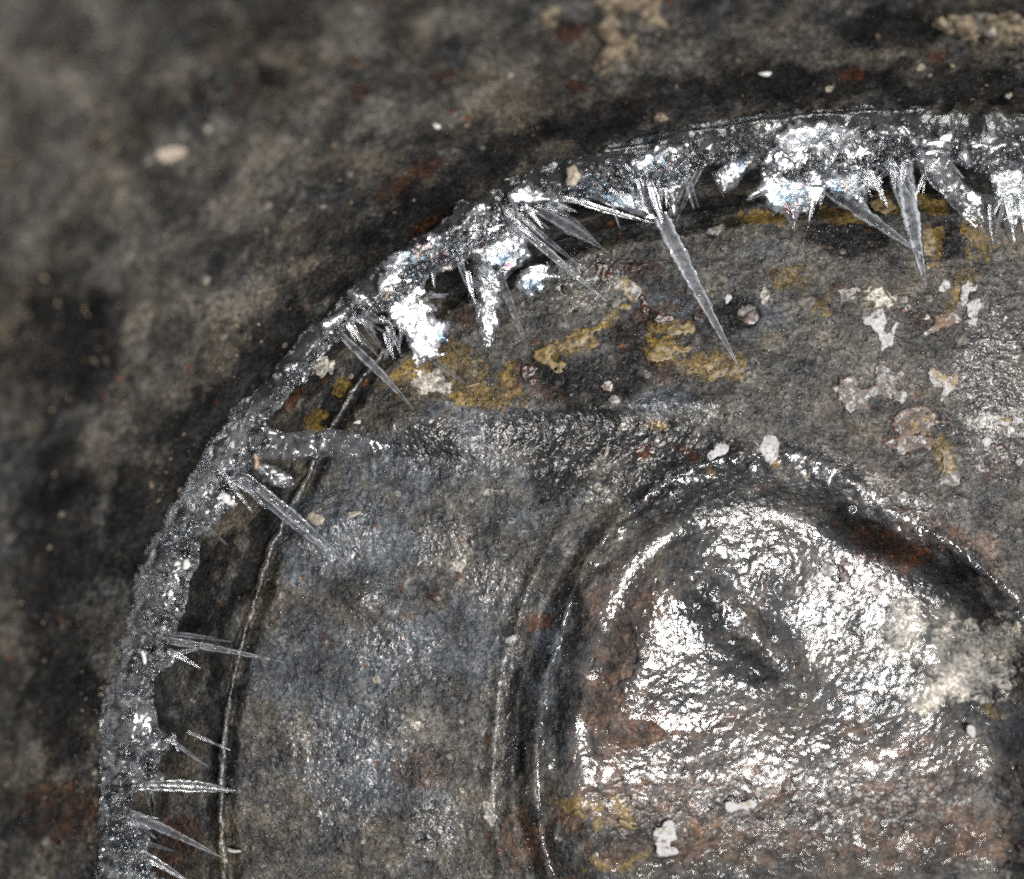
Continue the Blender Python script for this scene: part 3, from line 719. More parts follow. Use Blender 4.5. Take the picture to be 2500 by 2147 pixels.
COV = 0.76 - 0.50 * sstep(0.42, 0.82, BARE) - 0.24 * sstep(1840, 2040, Y) * sstep(30, 110, sd)
cover = COV + fbm(X, Y, 34, 4, 6) * 0.36
mac = floor_macro(X, Y, pool_sd(X, Y)) + fbm(X, Y, 70, 3, 2) * 1.7
w = fbm(X + fbm(X, Y, 40, 2, 1) * 22, Y + fbm(X, Y, 40, 2, 2) * 22, 24, 3, 5)
worm = 1 - np.abs(fbm(X + fbm(X, Y, 50, 2, 3) * 26, Y + fbm(X, Y, 50, 2, 9) * 26, 34, 2, 10)) * 2.2
zfilm = mac + 5.0 + w * (0.7 + 1.3 * RIP_HI) + np.clip(worm, -0.3, 1) * (0.9 * RIP_HI + 4.5 * sstep(0.5, 0.8, VEIN))
# thin out towards the edge and where the crust stands through
zfilm = zfilm - 9.0 * sstep(2, -30, sd + fbm(X, Y, 38, 3, 2) * 22) - 8.0 * sstep(0.56, 0.40, cover)
idx = np.arange(X.size).reshape(X.shape)
fl = floor_h(X.ravel(), Y.ravel()).reshape(X.shape)
ok = zfilm > fl - 3
cell = ok[:-1, :-1] & ok[1:, :-1] & ok[:-1, 1:] & ok[1:, 1:]
F = np.stack([idx[1:, :-1][cell], idx[1:, 1:][cell], idx[:-1, 1:][cell], idx[:-1, :-1][cell]], -1)
used = np.zeros(X.size, bool); used[F.ravel()] = True; rm = np.cumsum(used) - 1
fx_, fy_ = X.ravel()[used], Y.ravel()[used]
V = np.stack([(fx_ - CX) * S, -(fy_ - CY) * S, zfilm.ravel()[used] * S], -1)
A = np.zeros((len(fx_), 4)); A[:, 0] = 0.0; A[:, 1] = 0.35 * blob_field(fx_, fy_, [(1610, 1370, 30, 30), (1700, 1420, 120, 60), (1530, 1230, 90, 70)]); A[:, 2] = (0.05 + 0.25 * sstep(0.45, 0.85, cover.ravel()[used])) * (1 - 0.8 * sstep(1340, 1220, fy_) * sstep(12, 60, pool_sd(fx_, fy_))); A[:, 3] = 1
film = mesh_obj('ice_sheet', V - np.array(puddle.location), rm[F], M_FILM, puddle, True, {'ice': A})

# ---------------------------------------------------------------- ice hanging on the wall
ring_ice = empty('ice_ring', (0, 0, 0.024))
RL = np.array(ring_ice.location)
tag(ring_ice, 'jagged ring of frosted white ice with long needles clinging round the pail wall', 'ice')
ZI = 235.0                     # old water level
OUTER = KD([(198, 1830), (200, 1480), (215, 1400), (250, 1290), (280, 1150), (330, 1050), (400, 930), (470, 830), (560, 740), (640, 650), (720, 575), (830, 485), (950, 400), (1060, 345), (1200, 305), (1330, 270), (1450, 245), (1600, 225), (1750, 215), (1900, 225), (2120, 235)])
def iceA(fr, ir=0.0, gl=0.5, spots=(), edge=None):
    def f(x, y, s):
        n = np.clip(fbm(x, y, 60, 3, 8) * 0.5 + 0.55, 0, 1)
        A = np.zeros((len(x), 4))
        A[:, 0] = fr * (0.35 + 0.9 * n)
        A[:, 1] = ir
        for (sx, sy, r) in IRID:
            A[:, 1] = np.maximum(A[:, 1], np.exp(-((x - sx * K) ** 2 + (y - sy * K) ** 2) / (r * K) ** 2) * 0.95)
        A[:, 2] = gl * (0.3 + 0.9 * n)
        A[:, 3] = 1
        return A
    return f
IRID = [(1230, 380, 45), (1200, 395, 40), (1505, 325, 26), (860, 530, 40), (890, 520, 30), (1020, 530, 22), (1330, 470, 22), (1600, 410, 40), (1695, 385, 20), (1790, 400, 18), (1030, 430, 16), (900, 690, 26), (1080, 575, 20), (1340, 340, 26)]

def shift(o):
    if o is None: return None
    me = o.data; n = len(me.vertices); a = np.empty(n * 3, np.float32); me.vertices.foreach_get('co', a)
    a = a.reshape(-1, 3) - RL.astype(np.float32); me.vertices.foreach_set('co', a.ravel()); me.update()
    return o

# glaze: clear sheet over the wall from the outer edge in to where the ledge begins
INNER = [(390, 2200), (352, 2040), (326, 1990), (322, 1940), (395, 1893), (372, 1862), (427, 1816), (384, 1784), (376, 1704), (391, 1638), (442, 1616), (410, 1580), (435, 1536), (444, 1496), (461, 1439), (484, 1345), (478, 1304), (535, 1280),
         (575, 1206), (602, 1166), (640, 1120), (655, 1060), (650, 1031), (665, 1005), (733, 938), (747, 921), (781, 874), (798, 846), (834, 828), (860, 790), (900, 765), (950, 760), (990, 730), (1035, 690), (1049, 663), (1097, 652), (1150, 622), (1175, 610),
         (1230, 590), (1262, 545), (1300, 515), (1350, 500), (1400, 490), (1470, 475), (1560, 470), (1640, 450), (1700, 420), (1745, 400), (1800, 400), (1860, 420), (1960, 450), (2060, 440), (2130, 410), (2180, 400), (2230, 380), (2330, 400), (2380, 420), (2420, 430), (2460, 420), (2600, 440)]
GLZ = OUTER + INNER[::-1]
def z_ledge(x, y):
    w = surf_z(x, y)
    return np.maximum(w + 7, ZI + fbm(x, y, 90, 2, 3) * 10)
def dome_in(x, y, s):          # swells, then rounds off at the inner lip
    d = poly_sd(x, y, INNER_BAND)
    return 11 * sstep(0, 90, s) - 6 + fbm(x, y, 60, 2, 2) * 4
INNER_BAND = GLZ
def glz_attr(x, y, s):
    # frostiness grows inward, away from the outer edge
    P = np.asarray(OUTER); d = np.full(len(x), 1e9)
    for i in range(len(P) - 1):
        ax, ay = P[i]; bx, by = P[i + 1]; ex, ey = bx - ax, by - ay
        t = np.clip(((x - ax) * ex + (y - ay) * ey) / (ex * ex + ey * ey), 0, 1)
        d = np.minimum(d, np.hypot(x - ax - ex * t, y - ay - ey * t))
    n = fbm(x, y, 50, 3, 8)
    inn = sstep(30, 100, d + n * 40)
    A = iceA(0.0)(x, y, s)
    A[:, 0] = 0.03 + 0.14 * sstep(0, 60, d + n * 30) + 0.08 * inn * np.clip(0.6 + n, 0, 1) + 0.16 * sstep(1050, 600, x) * sstep(10, 60, d + n * 30)
    A[:, 2] = 0.01 + 0.55 * inn * np.clip(0.75 + n, 0, 1.2)
    return A
shift(plate('glaze_band', GLZ, z_ledge, 16, M_CLEAR, ring_ice, step=5.0, feather=18, fsize=44, relief=3.0, rsize=30, seed=3, ice=glz_attr, dome=dome_in, taper=100))

def slope_z(p0, z0, p1, z1):   # height falling along the line p0 -> p1
    (ax, ay), (bx, by) = p0, p1; ex, ey = bx - ax, by - ay; L2 = ex * ex + ey * ey
    return lambda x, y: z0 + (z1 - z0) * np.clip(((x - ax) * ex + (y - ay) * ey) / L2, -0.2, 1.2)

T1, T2, T3, T4, T5, T6 = (500, 500, 3.558), (900, 350, 3.558), (1300, 250, 2.965), (1900, 200, 2.965), (400, 950, 2.965), (180, 1500, 2.749)
PLATES = [  # outline, root, root height, tip, tip height, frost, gloss, feather
    ([(905, 690), (960, 640), (1010, 650), (1045, 668), (1035, 697), (1042, 714), (1028, 731), (1072, 754), (1040, 770), (1092, 781), (1102, 795), (1099, 832), (1070, 850), (1089, 869), (1035, 879), (1018, 915), (1008, 866), (991, 829), (965, 800), (940, 760)], (940, 680), 250, (1050, 870), 150, 2.2, 1.8, 8),
    ([(1120, 560), (1175, 500), (1230, 520), (1290, 590), (1296, 637), (1250, 660), (1232, 700), (1218, 660), (1160, 640), (1158, 631), (1139, 631), (1097, 650), (1100, 600)], (1180, 520), 250, (1240, 690), 190, .4, .95, 8),
    ([(1158, 640), (1200, 640), (1230, 690), (1223, 743), (1220, 800), (1205, 850), (1192, 856), (1172, 830), (1164, 743), (1156, 690)], (1190, 640), 230, (1192, 850), 120, .42, .95, 9),
    ([(1257, 673), (1302, 642), (1353, 651), (1330, 664), (1372, 668), (1369, 684), (1330, 682), (1322, 690), (1340, 700), (1319, 715), (1305, 705), (1308, 729), (1274, 721), (1262, 700)], (1280, 645), 200, (1340, 700), 150, 2.6, 1.8, 5),
    (Z(*T3, [(190, 600), (330, 560), (470, 510), (640, 485), (700, 540), (780, 610), (860, 760), (905, 860), (820, 840), (640, 775), (480, 720), (360, 670)]), (1440, 420), 250, (1600, 540), 190, .33, .9, 4),
    (Z(*T3, [(680, 420), (800, 370), (930, 300), (1050, 285), (1190, 300), (1210, 360), (1170, 480), (1100, 640), (1070, 640), (1050, 830), (1010, 850), (980, 700), (920, 670), (900, 790), (820, 640), (760, 540)]), (1640, 360), 255, (1640, 520), 190, .28, .8, 6),
    (Z(*T3, [(1325, 490), (1400, 440), (1500, 380), (1600, 345), (1650, 370), (1640, 450), (1560, 500), (1500, 590), (1420, 640), (1380, 690), (1330, 600)]), (1830, 380), 250, (1780, 470), 200, .25, .9, 6),
    ([(1868, 385), (1890, 352), (1930, 365), (1990, 380), (2030, 420), (2015, 470), (1990, 505), (1965, 520), (1948, 520), (1940, 564), (1930, 525), (1900, 520), (1873, 505), (1866, 470), (1822, 488), (1850, 455), (1860, 430)], (1930, 370), 250, (1940, 540), 165, 2.6, 1.8, 6),
    ([(1880, 330), (1960, 290), (2060, 300), (2110, 330), (2150, 350), (2140, 420), (2120, 480), (2080, 490), (2020, 470), (1960, 430), (1910, 390)], (2020, 320), 262, (2080, 480), 215, .9, 1.3, 12),
    (Z(*T4, [(480, 800), (560, 760), (660, 680), (650, 800), (640, 930), (560, 900)]), (2080, 460), 215, (2110, 500), 180, .4, .95, 4),
    (Z(*T4, [(650, 340), (900, 300), (1000, 380), (1080, 470), (960, 480), (860, 420), (700, 430), (620, 460)]), (2180, 310), 262, (2200, 350), 240, .4, .9, 12),
    (Z(*T4, [(960, 470), (1100, 480), (1240, 460), (1270, 620), (1300, 700), (1420, 780), (1480, 830), (1515, 1050), (1460, 1030), (1420, 1075), (1320, 960), (1210, 850), (1060, 700), (1000, 580)]), (2260, 370), 258, (2405, 555), 165, .26, .55, 4),
    (Z(*T4, [(1000, 420), (1160, 400), (1290, 330), (1250, 440), (1240, 520), (1090, 500)]), (2300, 320), 265, (2300, 370), 245, .5, 1.0, 8),
    (Z(*T4, [(1300, 520), (1380, 470), (1395, 600), (1350, 600)]), (2350, 370), 262, (2360, 400), 250, .5, 1.2, 6),
    (Z(*T4, [(1520, 660), (1640, 590), (1779, 560), (1900, 600), (1900, 960), (1779, 980), (1700, 1090), (1650, 1060), (1560, 840), (1540, 760)]), (2460, 400), 258, (2470, 550), 180, .36, .8, 9),
    (Z(*T5, [(590, 350), (720, 240), (800, 290), (900, 310), (1060, 285), (1270, 290), (1500, 345), (1665, 425), (1590, 440), (1450, 500), (1200, 490), (950, 520), (700, 520), (620, 460)]), (620, 1080), 250, (960, 1093), 205, .22, .4, 6),
    (Z(*T5, [(640, 520), (760, 540), (860, 600), (950, 650), (970, 710), (900, 720), (780, 680), (690, 640)]), (640, 1135), 240, (720, 1185), 200, .2, .6, 8),
    (Z(*T5, [(320, 900), (400, 760), (440, 720), (510, 770), (530, 850), (430, 880), (390, 990), (330, 970)]), (540, 1190), 250, (520, 1280), 230, .35, .9, 8),
    (Z(*T5, [(-30, 1290), (60, 1250), (170, 1180), (245, 1170), (200, 1290), (160, 1500), (130, 1630), (20, 1600), (-40, 1450)]), (420, 1380), 250, (450, 1480), 235, .32, .85, 10),
    (Z(*T6, [(180, 720), (250, 600), (400, 640), (550, 720), (540, 780), (420, 800), (250, 830), (180, 830)]), (260, 1760), 252, (380, 1780), 238, .35, .8, 8),
    (Z(*T6, [(200, 860), (400, 800), (560, 790), (680, 870), (560, 1000), (590, 1080), (400, 1150), (240, 1050)]), (270, 1830), 250, (420, 1820), 225, .24, .5, 9),
    (Z(*T6, [(180, 1490), (260, 1500), (400, 1600), (520, 1700), (640, 1800), (180, 1800)]), (250, 2060), 252, (400, 2150), 225, .3, .8, 9),
    (Z(*T6, [(200, 880), (330, 890), (340, 1100), (300, 1330), (190, 1400), (180, 1100)]), (250, 1900), 262, (290, 1900), 250, .25, .6, 9),
    (Z(*T2, [(620, 760), (780, 700), (900, 560), (1000, 500), (1050, 560), (960, 640), (880, 720), (760, 800)]), (1120, 540), 268, (1140, 560), 255, .5, 1.0, 14),
    (Z(*T2, [(160, 960), (420, 870), (620, 750), (800, 760), (860, 880), (740, 980), (560, 1080), (400, 1110), (250, 1150), (100, 1160)]), (1010, 600), 258, (1070, 650), 235, .42, .95, 16),
    (Z(*T2, [(1170, 430), (1380, 330), (1500, 430), (1700, 420), (1779, 480), (1690, 550), (1480, 520), (1300, 580)]), (1330, 460), 265, (1340, 500), 240, .45, 1.0, 14),
    (Z(*T1, [(980, 1050), (1090, 960), (1230, 900), (1280, 930), (1250, 1040), (1170, 1130), (1060, 1120)]), (800, 790), 255, (830, 810), 238, .35, .9, 8),
    (Z(*T1, [(1230, 740), (1330, 740), (1470, 810), (1530, 900), (1480, 960), (1380, 900), (1270, 850)]), (860, 720), 262, (920, 760), 240, .42, 1.0, 8),
    (Z(*T1, [(660, 1420), (790, 1360), (880, 1420), (880, 1530), (780, 1560), (700, 1500)]), (700, 900), 252, (740, 930), 238, .2, .7, 8),
]
for i, (poly, p0, z0, p1, z1, fr, gl, fe) in enumerate(PLATES):
    pc = np.asarray(poly).mean(0); k = 1.0 if gl >= 0.75 else 0.25
    sx = k * (0.37 - (pc[0] - CX) / D) / 2; sy = k * (0.23 - (pc[1] - CY) / D) / 2
    zf = (lambda a, b, q, h: lambda x, y: h - a * (x - q[0]) - b * (y - q[1]))(sx, sy, p0, z0)
    zz = (lambda zf: lambda x, y: np.maximum(zf(x, y), surf_z(x, y) + 5))(zf)
    shift(plate('frost_plate', smooth_poly(poly, 1), zz, 12, M_ICE, ring_ice, step=3.6, feather=fe * 1.3, fsize=14, relief=1.8, rsize=18, seed=i, ice=iceA(min(fr, 0.8) * (1.7 if pc[0] < 700 else 1.0), 0.05, gl * 1.15),
                facet=(38, 0.15 if gl >= 1.4 else 0.25)))

def needle(p0, z0, p1, z1, w0, mid=0.35, wm=None, bend=0.0, tooth=0.2, fr=0.12, gl=0.45, parent=ring_ice, n=None, mat=None, seed=0, name='ice_needle'):
    """flat tapering ice blade with thick serrated edges"""
    p0 = np.array(p0, float); p1 = np.array(p1, float)
    L = np.hypot(*(p1 - p0)); n = n or int(max(16, L / 3.6))
    t = np.linspace(0, 1, n)
    wm = w0 if wm is None else wm
    half = np.where(t < mid, w0 + (wm - w0) * (t / mid), wm * (1 - (t - mid) / (1 - mid)) ** 0.85) * 0.5 + 0.9
    r = np.random.RandomState(seed + 11)
    el = np.convolve(r.rand(n + 4), [0.25, 0.5, 0.25], 'same')[2:-2]; er = np.convolve(r.rand(n + 4), [0.25, 0.5, 0.25], 'same')[2:-2]
    dirv = (p1 - p0) / L; nv = np.array([-dirv[1], dirv[0]])
    cx = p0[0] + dirv[0] * L * t + nv[0] * bend * np.sin(t * math.pi)
    cy = p0[1] + dirv[1] * L * t + nv[1] * bend * np.sin(t * math.pi)
    cz = z0 + (z1 - z0) * t
    hl = half * (1 - tooth + 2 * tooth * el); hr = half * (1 - tooth + 2 * tooth * er)
    rim_t = np.clip(half * 0.42, 1.3, 5.5)
    # cross-section: two rounded rims joined by a thin web
    sec = [(-1.0, 0.0), (-0.86, 0.9), (-0.62, 1.0), (-0.36, 0.45), (0.0, 0.22), (0.36, 0.45), (0.62, 1.0), (0.86, 0.9), (1.0, 0.0), (0.7, -0.8), (0.0, -0.5), (-0.7, -0.8)]
    rows = []
    for (u, v) in sec:
        h = np.where(u < 0, hl, hr) * u
        jit = 1 + 0.16 * (r.rand(n) - 0.5)
        rows.append(to_world(cx + nv[0] * h, cy + nv[1] * h, cz + rim_t * v * jit))
    V = np.array(rows).transpose(1, 0, 2)              # n x sec x 3
    m = len(sec); ii = np.arange(n * m).reshape(n, m)
    F = np.concatenate([np.stack([ii[:-1, k], ii[1:, k], ii[1:, (k + 1) % m], ii[:-1, (k + 1) % m]], -1) for k in range(m)])
    A = np.zeros((n * m, 4)); A[:, 0] = fr * 3.4; A[:, 2] = gl * 2.0; A[:, 3] = 1
    rimf = np.array([1, 1.2, 1.2, .35, .12, .35, 1.2, 1.2, 1, .3, .12, .3])
    A[:, 2] *= np.tile(rimf, n); A[:, 0] *= np.tile(rimf, n)
    A[:, 1] = 0.08
    return shift(mesh_obj(name, V.reshape(-1, 3), F, mat or M_NEEDLE, parent, True, {'ice': A}))

NEED = [  # root, z, tip, z, width at root, widest place, width there, bend, frost, gloss
    ((1612, 525), 205, (1806, 900), 45, 40, .25, 44, 3, .22, .9),
    ((1254, 541), 232, (1483, 737), 120, 24, .4, 20, 2, .2, .8),
    ((1290, 545), 235, (1417, 651), 140, 14, .4, 13, 1, .12, .6),
    ((1299, 505), 238, (1475, 609), 130, 20, .5, 34, -4, .14, .6),
    ((1340, 500), 236, (1460, 596), 150, 10, .5, 10, -8, .1, .5),
    ((1224, 690), 200, (1291, 868), 70, 24, .3, 20, -3, .25, .8),
    ((829, 816), 236, (1010, 1000), 70, 16, .4, 24, -4, .22, .7),
    ((871, 757), 240, (948, 876), 150, 16, .4, 14, 1, .12, .5),
    ((851, 790), 238, (925, 872), 165, 16, .4, 14, 0, .15, .6),
    ((874, 752), 242, (974, 806), 170, 14, .4, 15, 1, .12, .5),
    ((1060, 880), 150, (1137, 938), 60, 12, .3, 10, 0, .16, .5),
    ((562, 1135), 242, (846, 1375), 105, 18, .55, 30, -3, .16, .5),
    ((590, 1175), 236, (830, 1370), 110, 14, .5, 18, 3, .12, .4),
    ((481, 1275), 246, (556, 1332), 180, 10, .4, 12, -2, .14, .5),
    ((384, 1560), 246, (694, 1618), 120, 20, .4, 17, -3, .16, .5),
    ((406, 1546), 244, (563, 1568), 160, 12, .4, 11, -2, .12, .5),
    ((322, 1918), 246, (576, 1932), 160, 26, .6, 34, -6, .14, .3),
    ((315, 1988), 246, (541, 2094), 130, 26, .4, 24, -3, .2, .55),
    ((322, 2050), 244, (424, 2078), 180, 14, .4, 12, 0, .12, .5),
    ((362, 1925), 236, (374, 2004), 190, 20, .5, 20, 0, .12, .35),
    ((2012, 458), 215, (2250, 622), 110, 30, .4, 36, -3, .16, .6),
    ((2205, 398), 236, (2262, 704), 60, 48, .45, 46, 4, .7, 1.1),
    ((2180, 400), 236, (2205, 520), 170, 30, .4, 26, 3, .2, .7),
    ((2232, 365), 240, (2400, 556), 165, 18, .4, 17, -3, .3, 1.0),
    ((2045, 366), 268, (2102, 308), 268, 26, .6, 30, 0, .28, .35),
    ((1990, 352), 268, (2046, 302), 268, 18, .6, 20, 0, .14, .3),
    ((1720, 385), 240, (1650, 545), 175, 18, .4, 16, 2, .16, .6),
    ((1690, 375), 242, (1632, 540), 180, 20, .4, 18, -2, .2, .7),
    ((1560, 400), 242, (1618, 545), 180, 26, .4, 22, 3, .22, .7),
    ((1530, 440), 236, (1608, 545), 180, 18, .4, 16, 3, .2, .7),
    ((1380, 480), 236, (1606, 548), 185, 14, .5, 14, 3, .28, .9),
    ((1742, 420), 240, (1768, 482), 190, 10, .4, 9, 2, .1, .5),
    ((1925, 520), 180, (1941, 566), 130, 22, .3, 18, 0, .5, 1.1),
    ((1872, 462), 215, (1822, 489), 190, 18, .3, 16, 0, .5, 1.0),
    ((2448, 540), 195, (2462, 585), 150, 26, .3, 22, 0, .3, .8),
    ((300, 2065), 245, (470, 2160), 190, 30, .4, 26, -4, .25, .6),
    ((2320, 440), 245, (2385, 500), 190, 40, .5, 42, 0, .18, .4),
]
rn = np.random.RandomState(21)
FANS = [(1270, 525, 60, 45, 9), (1330, 500, 40, 35, 5), (1600, 420, 70, 75, 12), (1680, 400, 50, 100, 7), (850, 770, 40, 48, 8), (1190, 640, 40, 80, 6), (1060, 720, 30, 20, 4), (2200, 400, 60, 75, 9), (2290, 400, 60, 55, 10), (2100, 430, 50, 40, 6), (1950, 470, 60, 95, 7), (2450, 480, 50, 80, 8),
        (560, 1160, 40, 38, 5), (390, 1590, 40, 10, 5), (320, 2020, 40, 25, 6), (420, 1790, 40, 20, 4), (960, 800, 40, 60, 5), (2040, 350, 60, 120, 8), (2150, 350, 70, 60, 8), (1500, 450, 60, 35, 6), (1100, 610, 50, 70, 6)]
for fxx, fyy, spread, ang, cnt in FANS:
    for _ in range(cnt):
        a = math.radians(ang + rn.randn() * 26); L = 30 + 90 * rn.rand() ** 1.6
        qx, qy = fxx + rn.randn() * spread * 0.45, fyy + rn.randn() * spread * 0.28
        w = 5 + 11 * rn.rand() * (L / 90) ** 0.5
        zq = ZI + 14 + 8 * rn.rand()
        NEED.append(((qx, qy), zq, (qx + L * math.cos(a), qy + L * math.sin(a)), zq - L * (0.1 + 0.35 * rn.rand()), w, 0.35, w * (0.9 + 0.4 * rn.rand()), rn.randn() * 2, 0.08 + 0.2 * rn.rand(), 0.35 + 0.6 * rn.rand()))
for i, (p0, z0, p1, z1, w0, mid, wm, bend, fr, gl) in enumerate(NEED):
    needle(p0, z0, p1, z1, w0, mid, wm, bend, fr=fr, gl=gl, seed=i)

# granular frost on the ledge: tiny crystals no one could count
def crystals(name, pts, zs, size, mat, parent, frost=0.5, gl=1.0, elong=1.6, seed=0, irid=0.15, flatness=0.7):
    r = np.random.RandomState(seed)
    base = np.array([(1, 0, 0), (0, 1, 0), (-1, 0, 0), (0, -1, 0), (0, 0, 1), (0, 0, -1)], float)
    fac = np.array([(0, 1, 4), (1, 2, 4), (2, 3, 4), (3, 0, 4), (1, 0, 5), (2, 1, 5), (3, 2, 5), (0, 3, 5)])
    n = len(pts)
    c = to_world(pts[:, 0], pts[:, 1], zs)
    sc = size * (0.4 + 1.0 * r.rand(n) ** 2)
    q = r.randn(n, 4); q /= np.linalg.norm(q, axis=1)[:, None]
    w, x, y, z = q.T
    R = np.stack([1 - 2 * (y * y + z * z), 2 * (x * y - z * w), 2 * (x * z + y * w), 2 * (x * y + z * w), 1 - 2 * (x * x + z * z), 2 * (y * z - x * w), 2 * (x * z - y * w), 2 * (y * z + x * w), 1 - 2 * (x * x + y * y)], -1).reshape(n, 3, 3)
    shp = np.stack([np.full(n, elong), 0.5 + r.rand(n) * 0.6, flatness * (0.4 + r.rand(n) * 0.6)], -1)
    V = np.einsum('nij,nkj->nki', R, base[None] * shp[:, None, :]) * (sc * S)[:, None, None] + c[:, None, :]
    F = (fac[None] + 6 * np.arange(n)[:, None, None]).reshape(-1, 3)
    A = np.zeros((n, 4)); A[:, 0] = frost * r.rand(n); A[:, 1] = irid * (r.rand(n) > 0.5); A[:, 2] = gl * r.rand(n); A[:, 3] = 1
    return mesh_obj(name, V.reshape(-1, 3), F, mat, parent, False, {'ice': np.repeat(A, 6, 0)})

def band_points(n, seed):
    r = np.random.RandomState(seed)
    O = np.asarray(OUTER); I = np.asarray(INNER)
    def res(P, t):
        s = np.concatenate([[0], np.cumsum(np.hypot(*np.diff(P, axis=0).T))]); s /= s[-1]
        return np.stack([np.interp(t, s, P[:, 0]), np.interp(t, s, P[:, 1])], -1)
    t = r.rand(n); u = np.clip(0.30 + 0.70 * r.rand(n) ** 0.75, 0, 1)
    P = res(O, t) * (1 - u[:, None]) + res(I, t) * u[:, None] + r.randn(n, 2) * 8
    keep = fbm(P[:, 0], P[:, 1], 60, 3, 5) + (u - 0.5) * 0.9 + r.rand(n) * 0.5 > 0.15
    sdp = poly_sd(P[:, 0], P[:, 1], np.asarray(GLZ))
    keep &= sdp > 2
    return P[keep]
BP = band_points(5500, 4)
bz = z_ledge(BP[:, 0], BP[:, 1]) + 15
tag(shift(crystals('frost_grains', BP, bz, 8.0, M_ICE, ring_ice, 0.6, 1.0, 1.3, 2)), kind='stuff')

# frost needles lying all over the floor
r = np.random.RandomState(9)
FP = np.stack([r.rand(26000) * 2600, 420 + r.rand(26000) * 1780], -1)
fth = np.arctan2(-(FP[:, 1] - PC[1]), FP[:, 0] - PC[0]); frd = np.hypot(FP[:, 0] - PC[0], FP[:, 1] - PC[1])
dens = fbm(FP[:, 0], FP[:, 1], 110, 3, 7) * 0.5 + 0.45
keep = (frd < seam_r(fth) - 30) & (r.rand(len(FP)) < dens) & (pool_sd(FP[:, 0], FP[:, 1]) < 60)
FP = FP[keep]
fr_o = crystals('frost', FP, floor_h(FP[:, 0], FP[:, 1]) + 2.2, 3.0, M_ICE, None, 0.55, 0.9, 2.6, 5, 0.1, 0.5)
tag(fr_o, 'fine glittering frost slivers scattered over the grey pail floor', 'frost', kind='stuff')

# grit and scale clinging to the wall
r = np.random.RandomState(33)
GP = np.stack([r.rand(30000) * 2560 - 30, r.rand(30000) * 2180 - 20], -1)
gz = wall_z(GP[:, 0], GP[:, 1])
dn = fbm(GP[:, 0], GP[:, 1], 130, 4, 5)
kk = (gz > 270) & (gz < 1250) & (r.rand(len(GP)) < np.clip(dn * 0.8 + 0.06, 0.01, 1)) & (poly_sd(GP[:, 0], GP[:, 1], np.asarray(GLZ)) < -6)
GP, gz = GP[kk], gz[kk]
h2 = len(GP) // 2
tag(crystals('grit', GP[:h2], gz[:h2] + 2, 4.2, M_TAN, None, elong=1.9, seed=8, flatness=0.6), 'fine pale grit and scale clinging to the dark pail wall', 'grit', kind='stuff')
tag(crystals('soot_crumbs', GP[h2:], gz[h2:] + 2, 5.5, M_DARK, None, elong=1.7, seed=12, flatness=0.6), 'fine black crumbs of soot clinging to the pail wall', 'soot', kind='stuff')

# ---------------------------------------------------------------- air bubbles in the puddle film
def lathe_dome(name, x, y, z, r0, h, mat, parent, loc, ice=(0.05, 0, 0.3), ringy=True):
    k = 20; prof = [(1.0, 0.0), (0.94, 0.5), (0.78, 0.9), (0.55, 0.82), (0.3, 0.68), (0.08, 0.62)] if ringy else [(1.0, 0.0), (0.92, 0.42), (0.72, 0.75), (0.42, 0.94), (0.1, 1.0)]
    V = []
    for (a, b) in prof:
        for q in range(k):
            an = 2 * math.pi * q / k
            V.append((x + r0 * a * math.cos(an), y + r0 * a * math.sin(an), z + h * b))
    V = np.array(V); W = to_world(V[:, 0], V[:, 1], V[:, 2]) - np.array(loc)
    F = [(i * k + q, i * k + (q + 1) % k, (i + 1) * k + (q + 1) % k, (i + 1) * k + q) for i in range(len(prof) - 1) for q in range(k)]
    A = np.tile(np.array([ice[0], ice[1], ice[2], 1.0]), (len(V), 1))
    return mesh_obj(name, W, np.array(F)[:, ::-1], mat, parent, True, {'ice': A})
for (bx, by, br) in [(2082, 1243, 14), (1665, 1300, 13), (1811, 1462, 16), (1700, 1480, 12), (1747, 1506, 11), (1660, 1868, 12), (1690, 1560, 10), (1600, 1450, 10), (1780, 1670, 15), (1858, 1745, 12), (1962, 1700, 11), (2060, 1830, 11), (2160, 2010, 12), (2088, 1560, 9), (1890, 1560, 12), (1975, 1600, 10), (1345, 1870, 11), (1640, 1540, 12)]:
    zb = float(floor_macro(np.array([bx * 1.0]), np.array([by * 1.0]))[0]) + 5
    lathe_dome('air_bubble', bx, by, zb, br, br * 0.42, M_FILM, puddle, puddle.location)

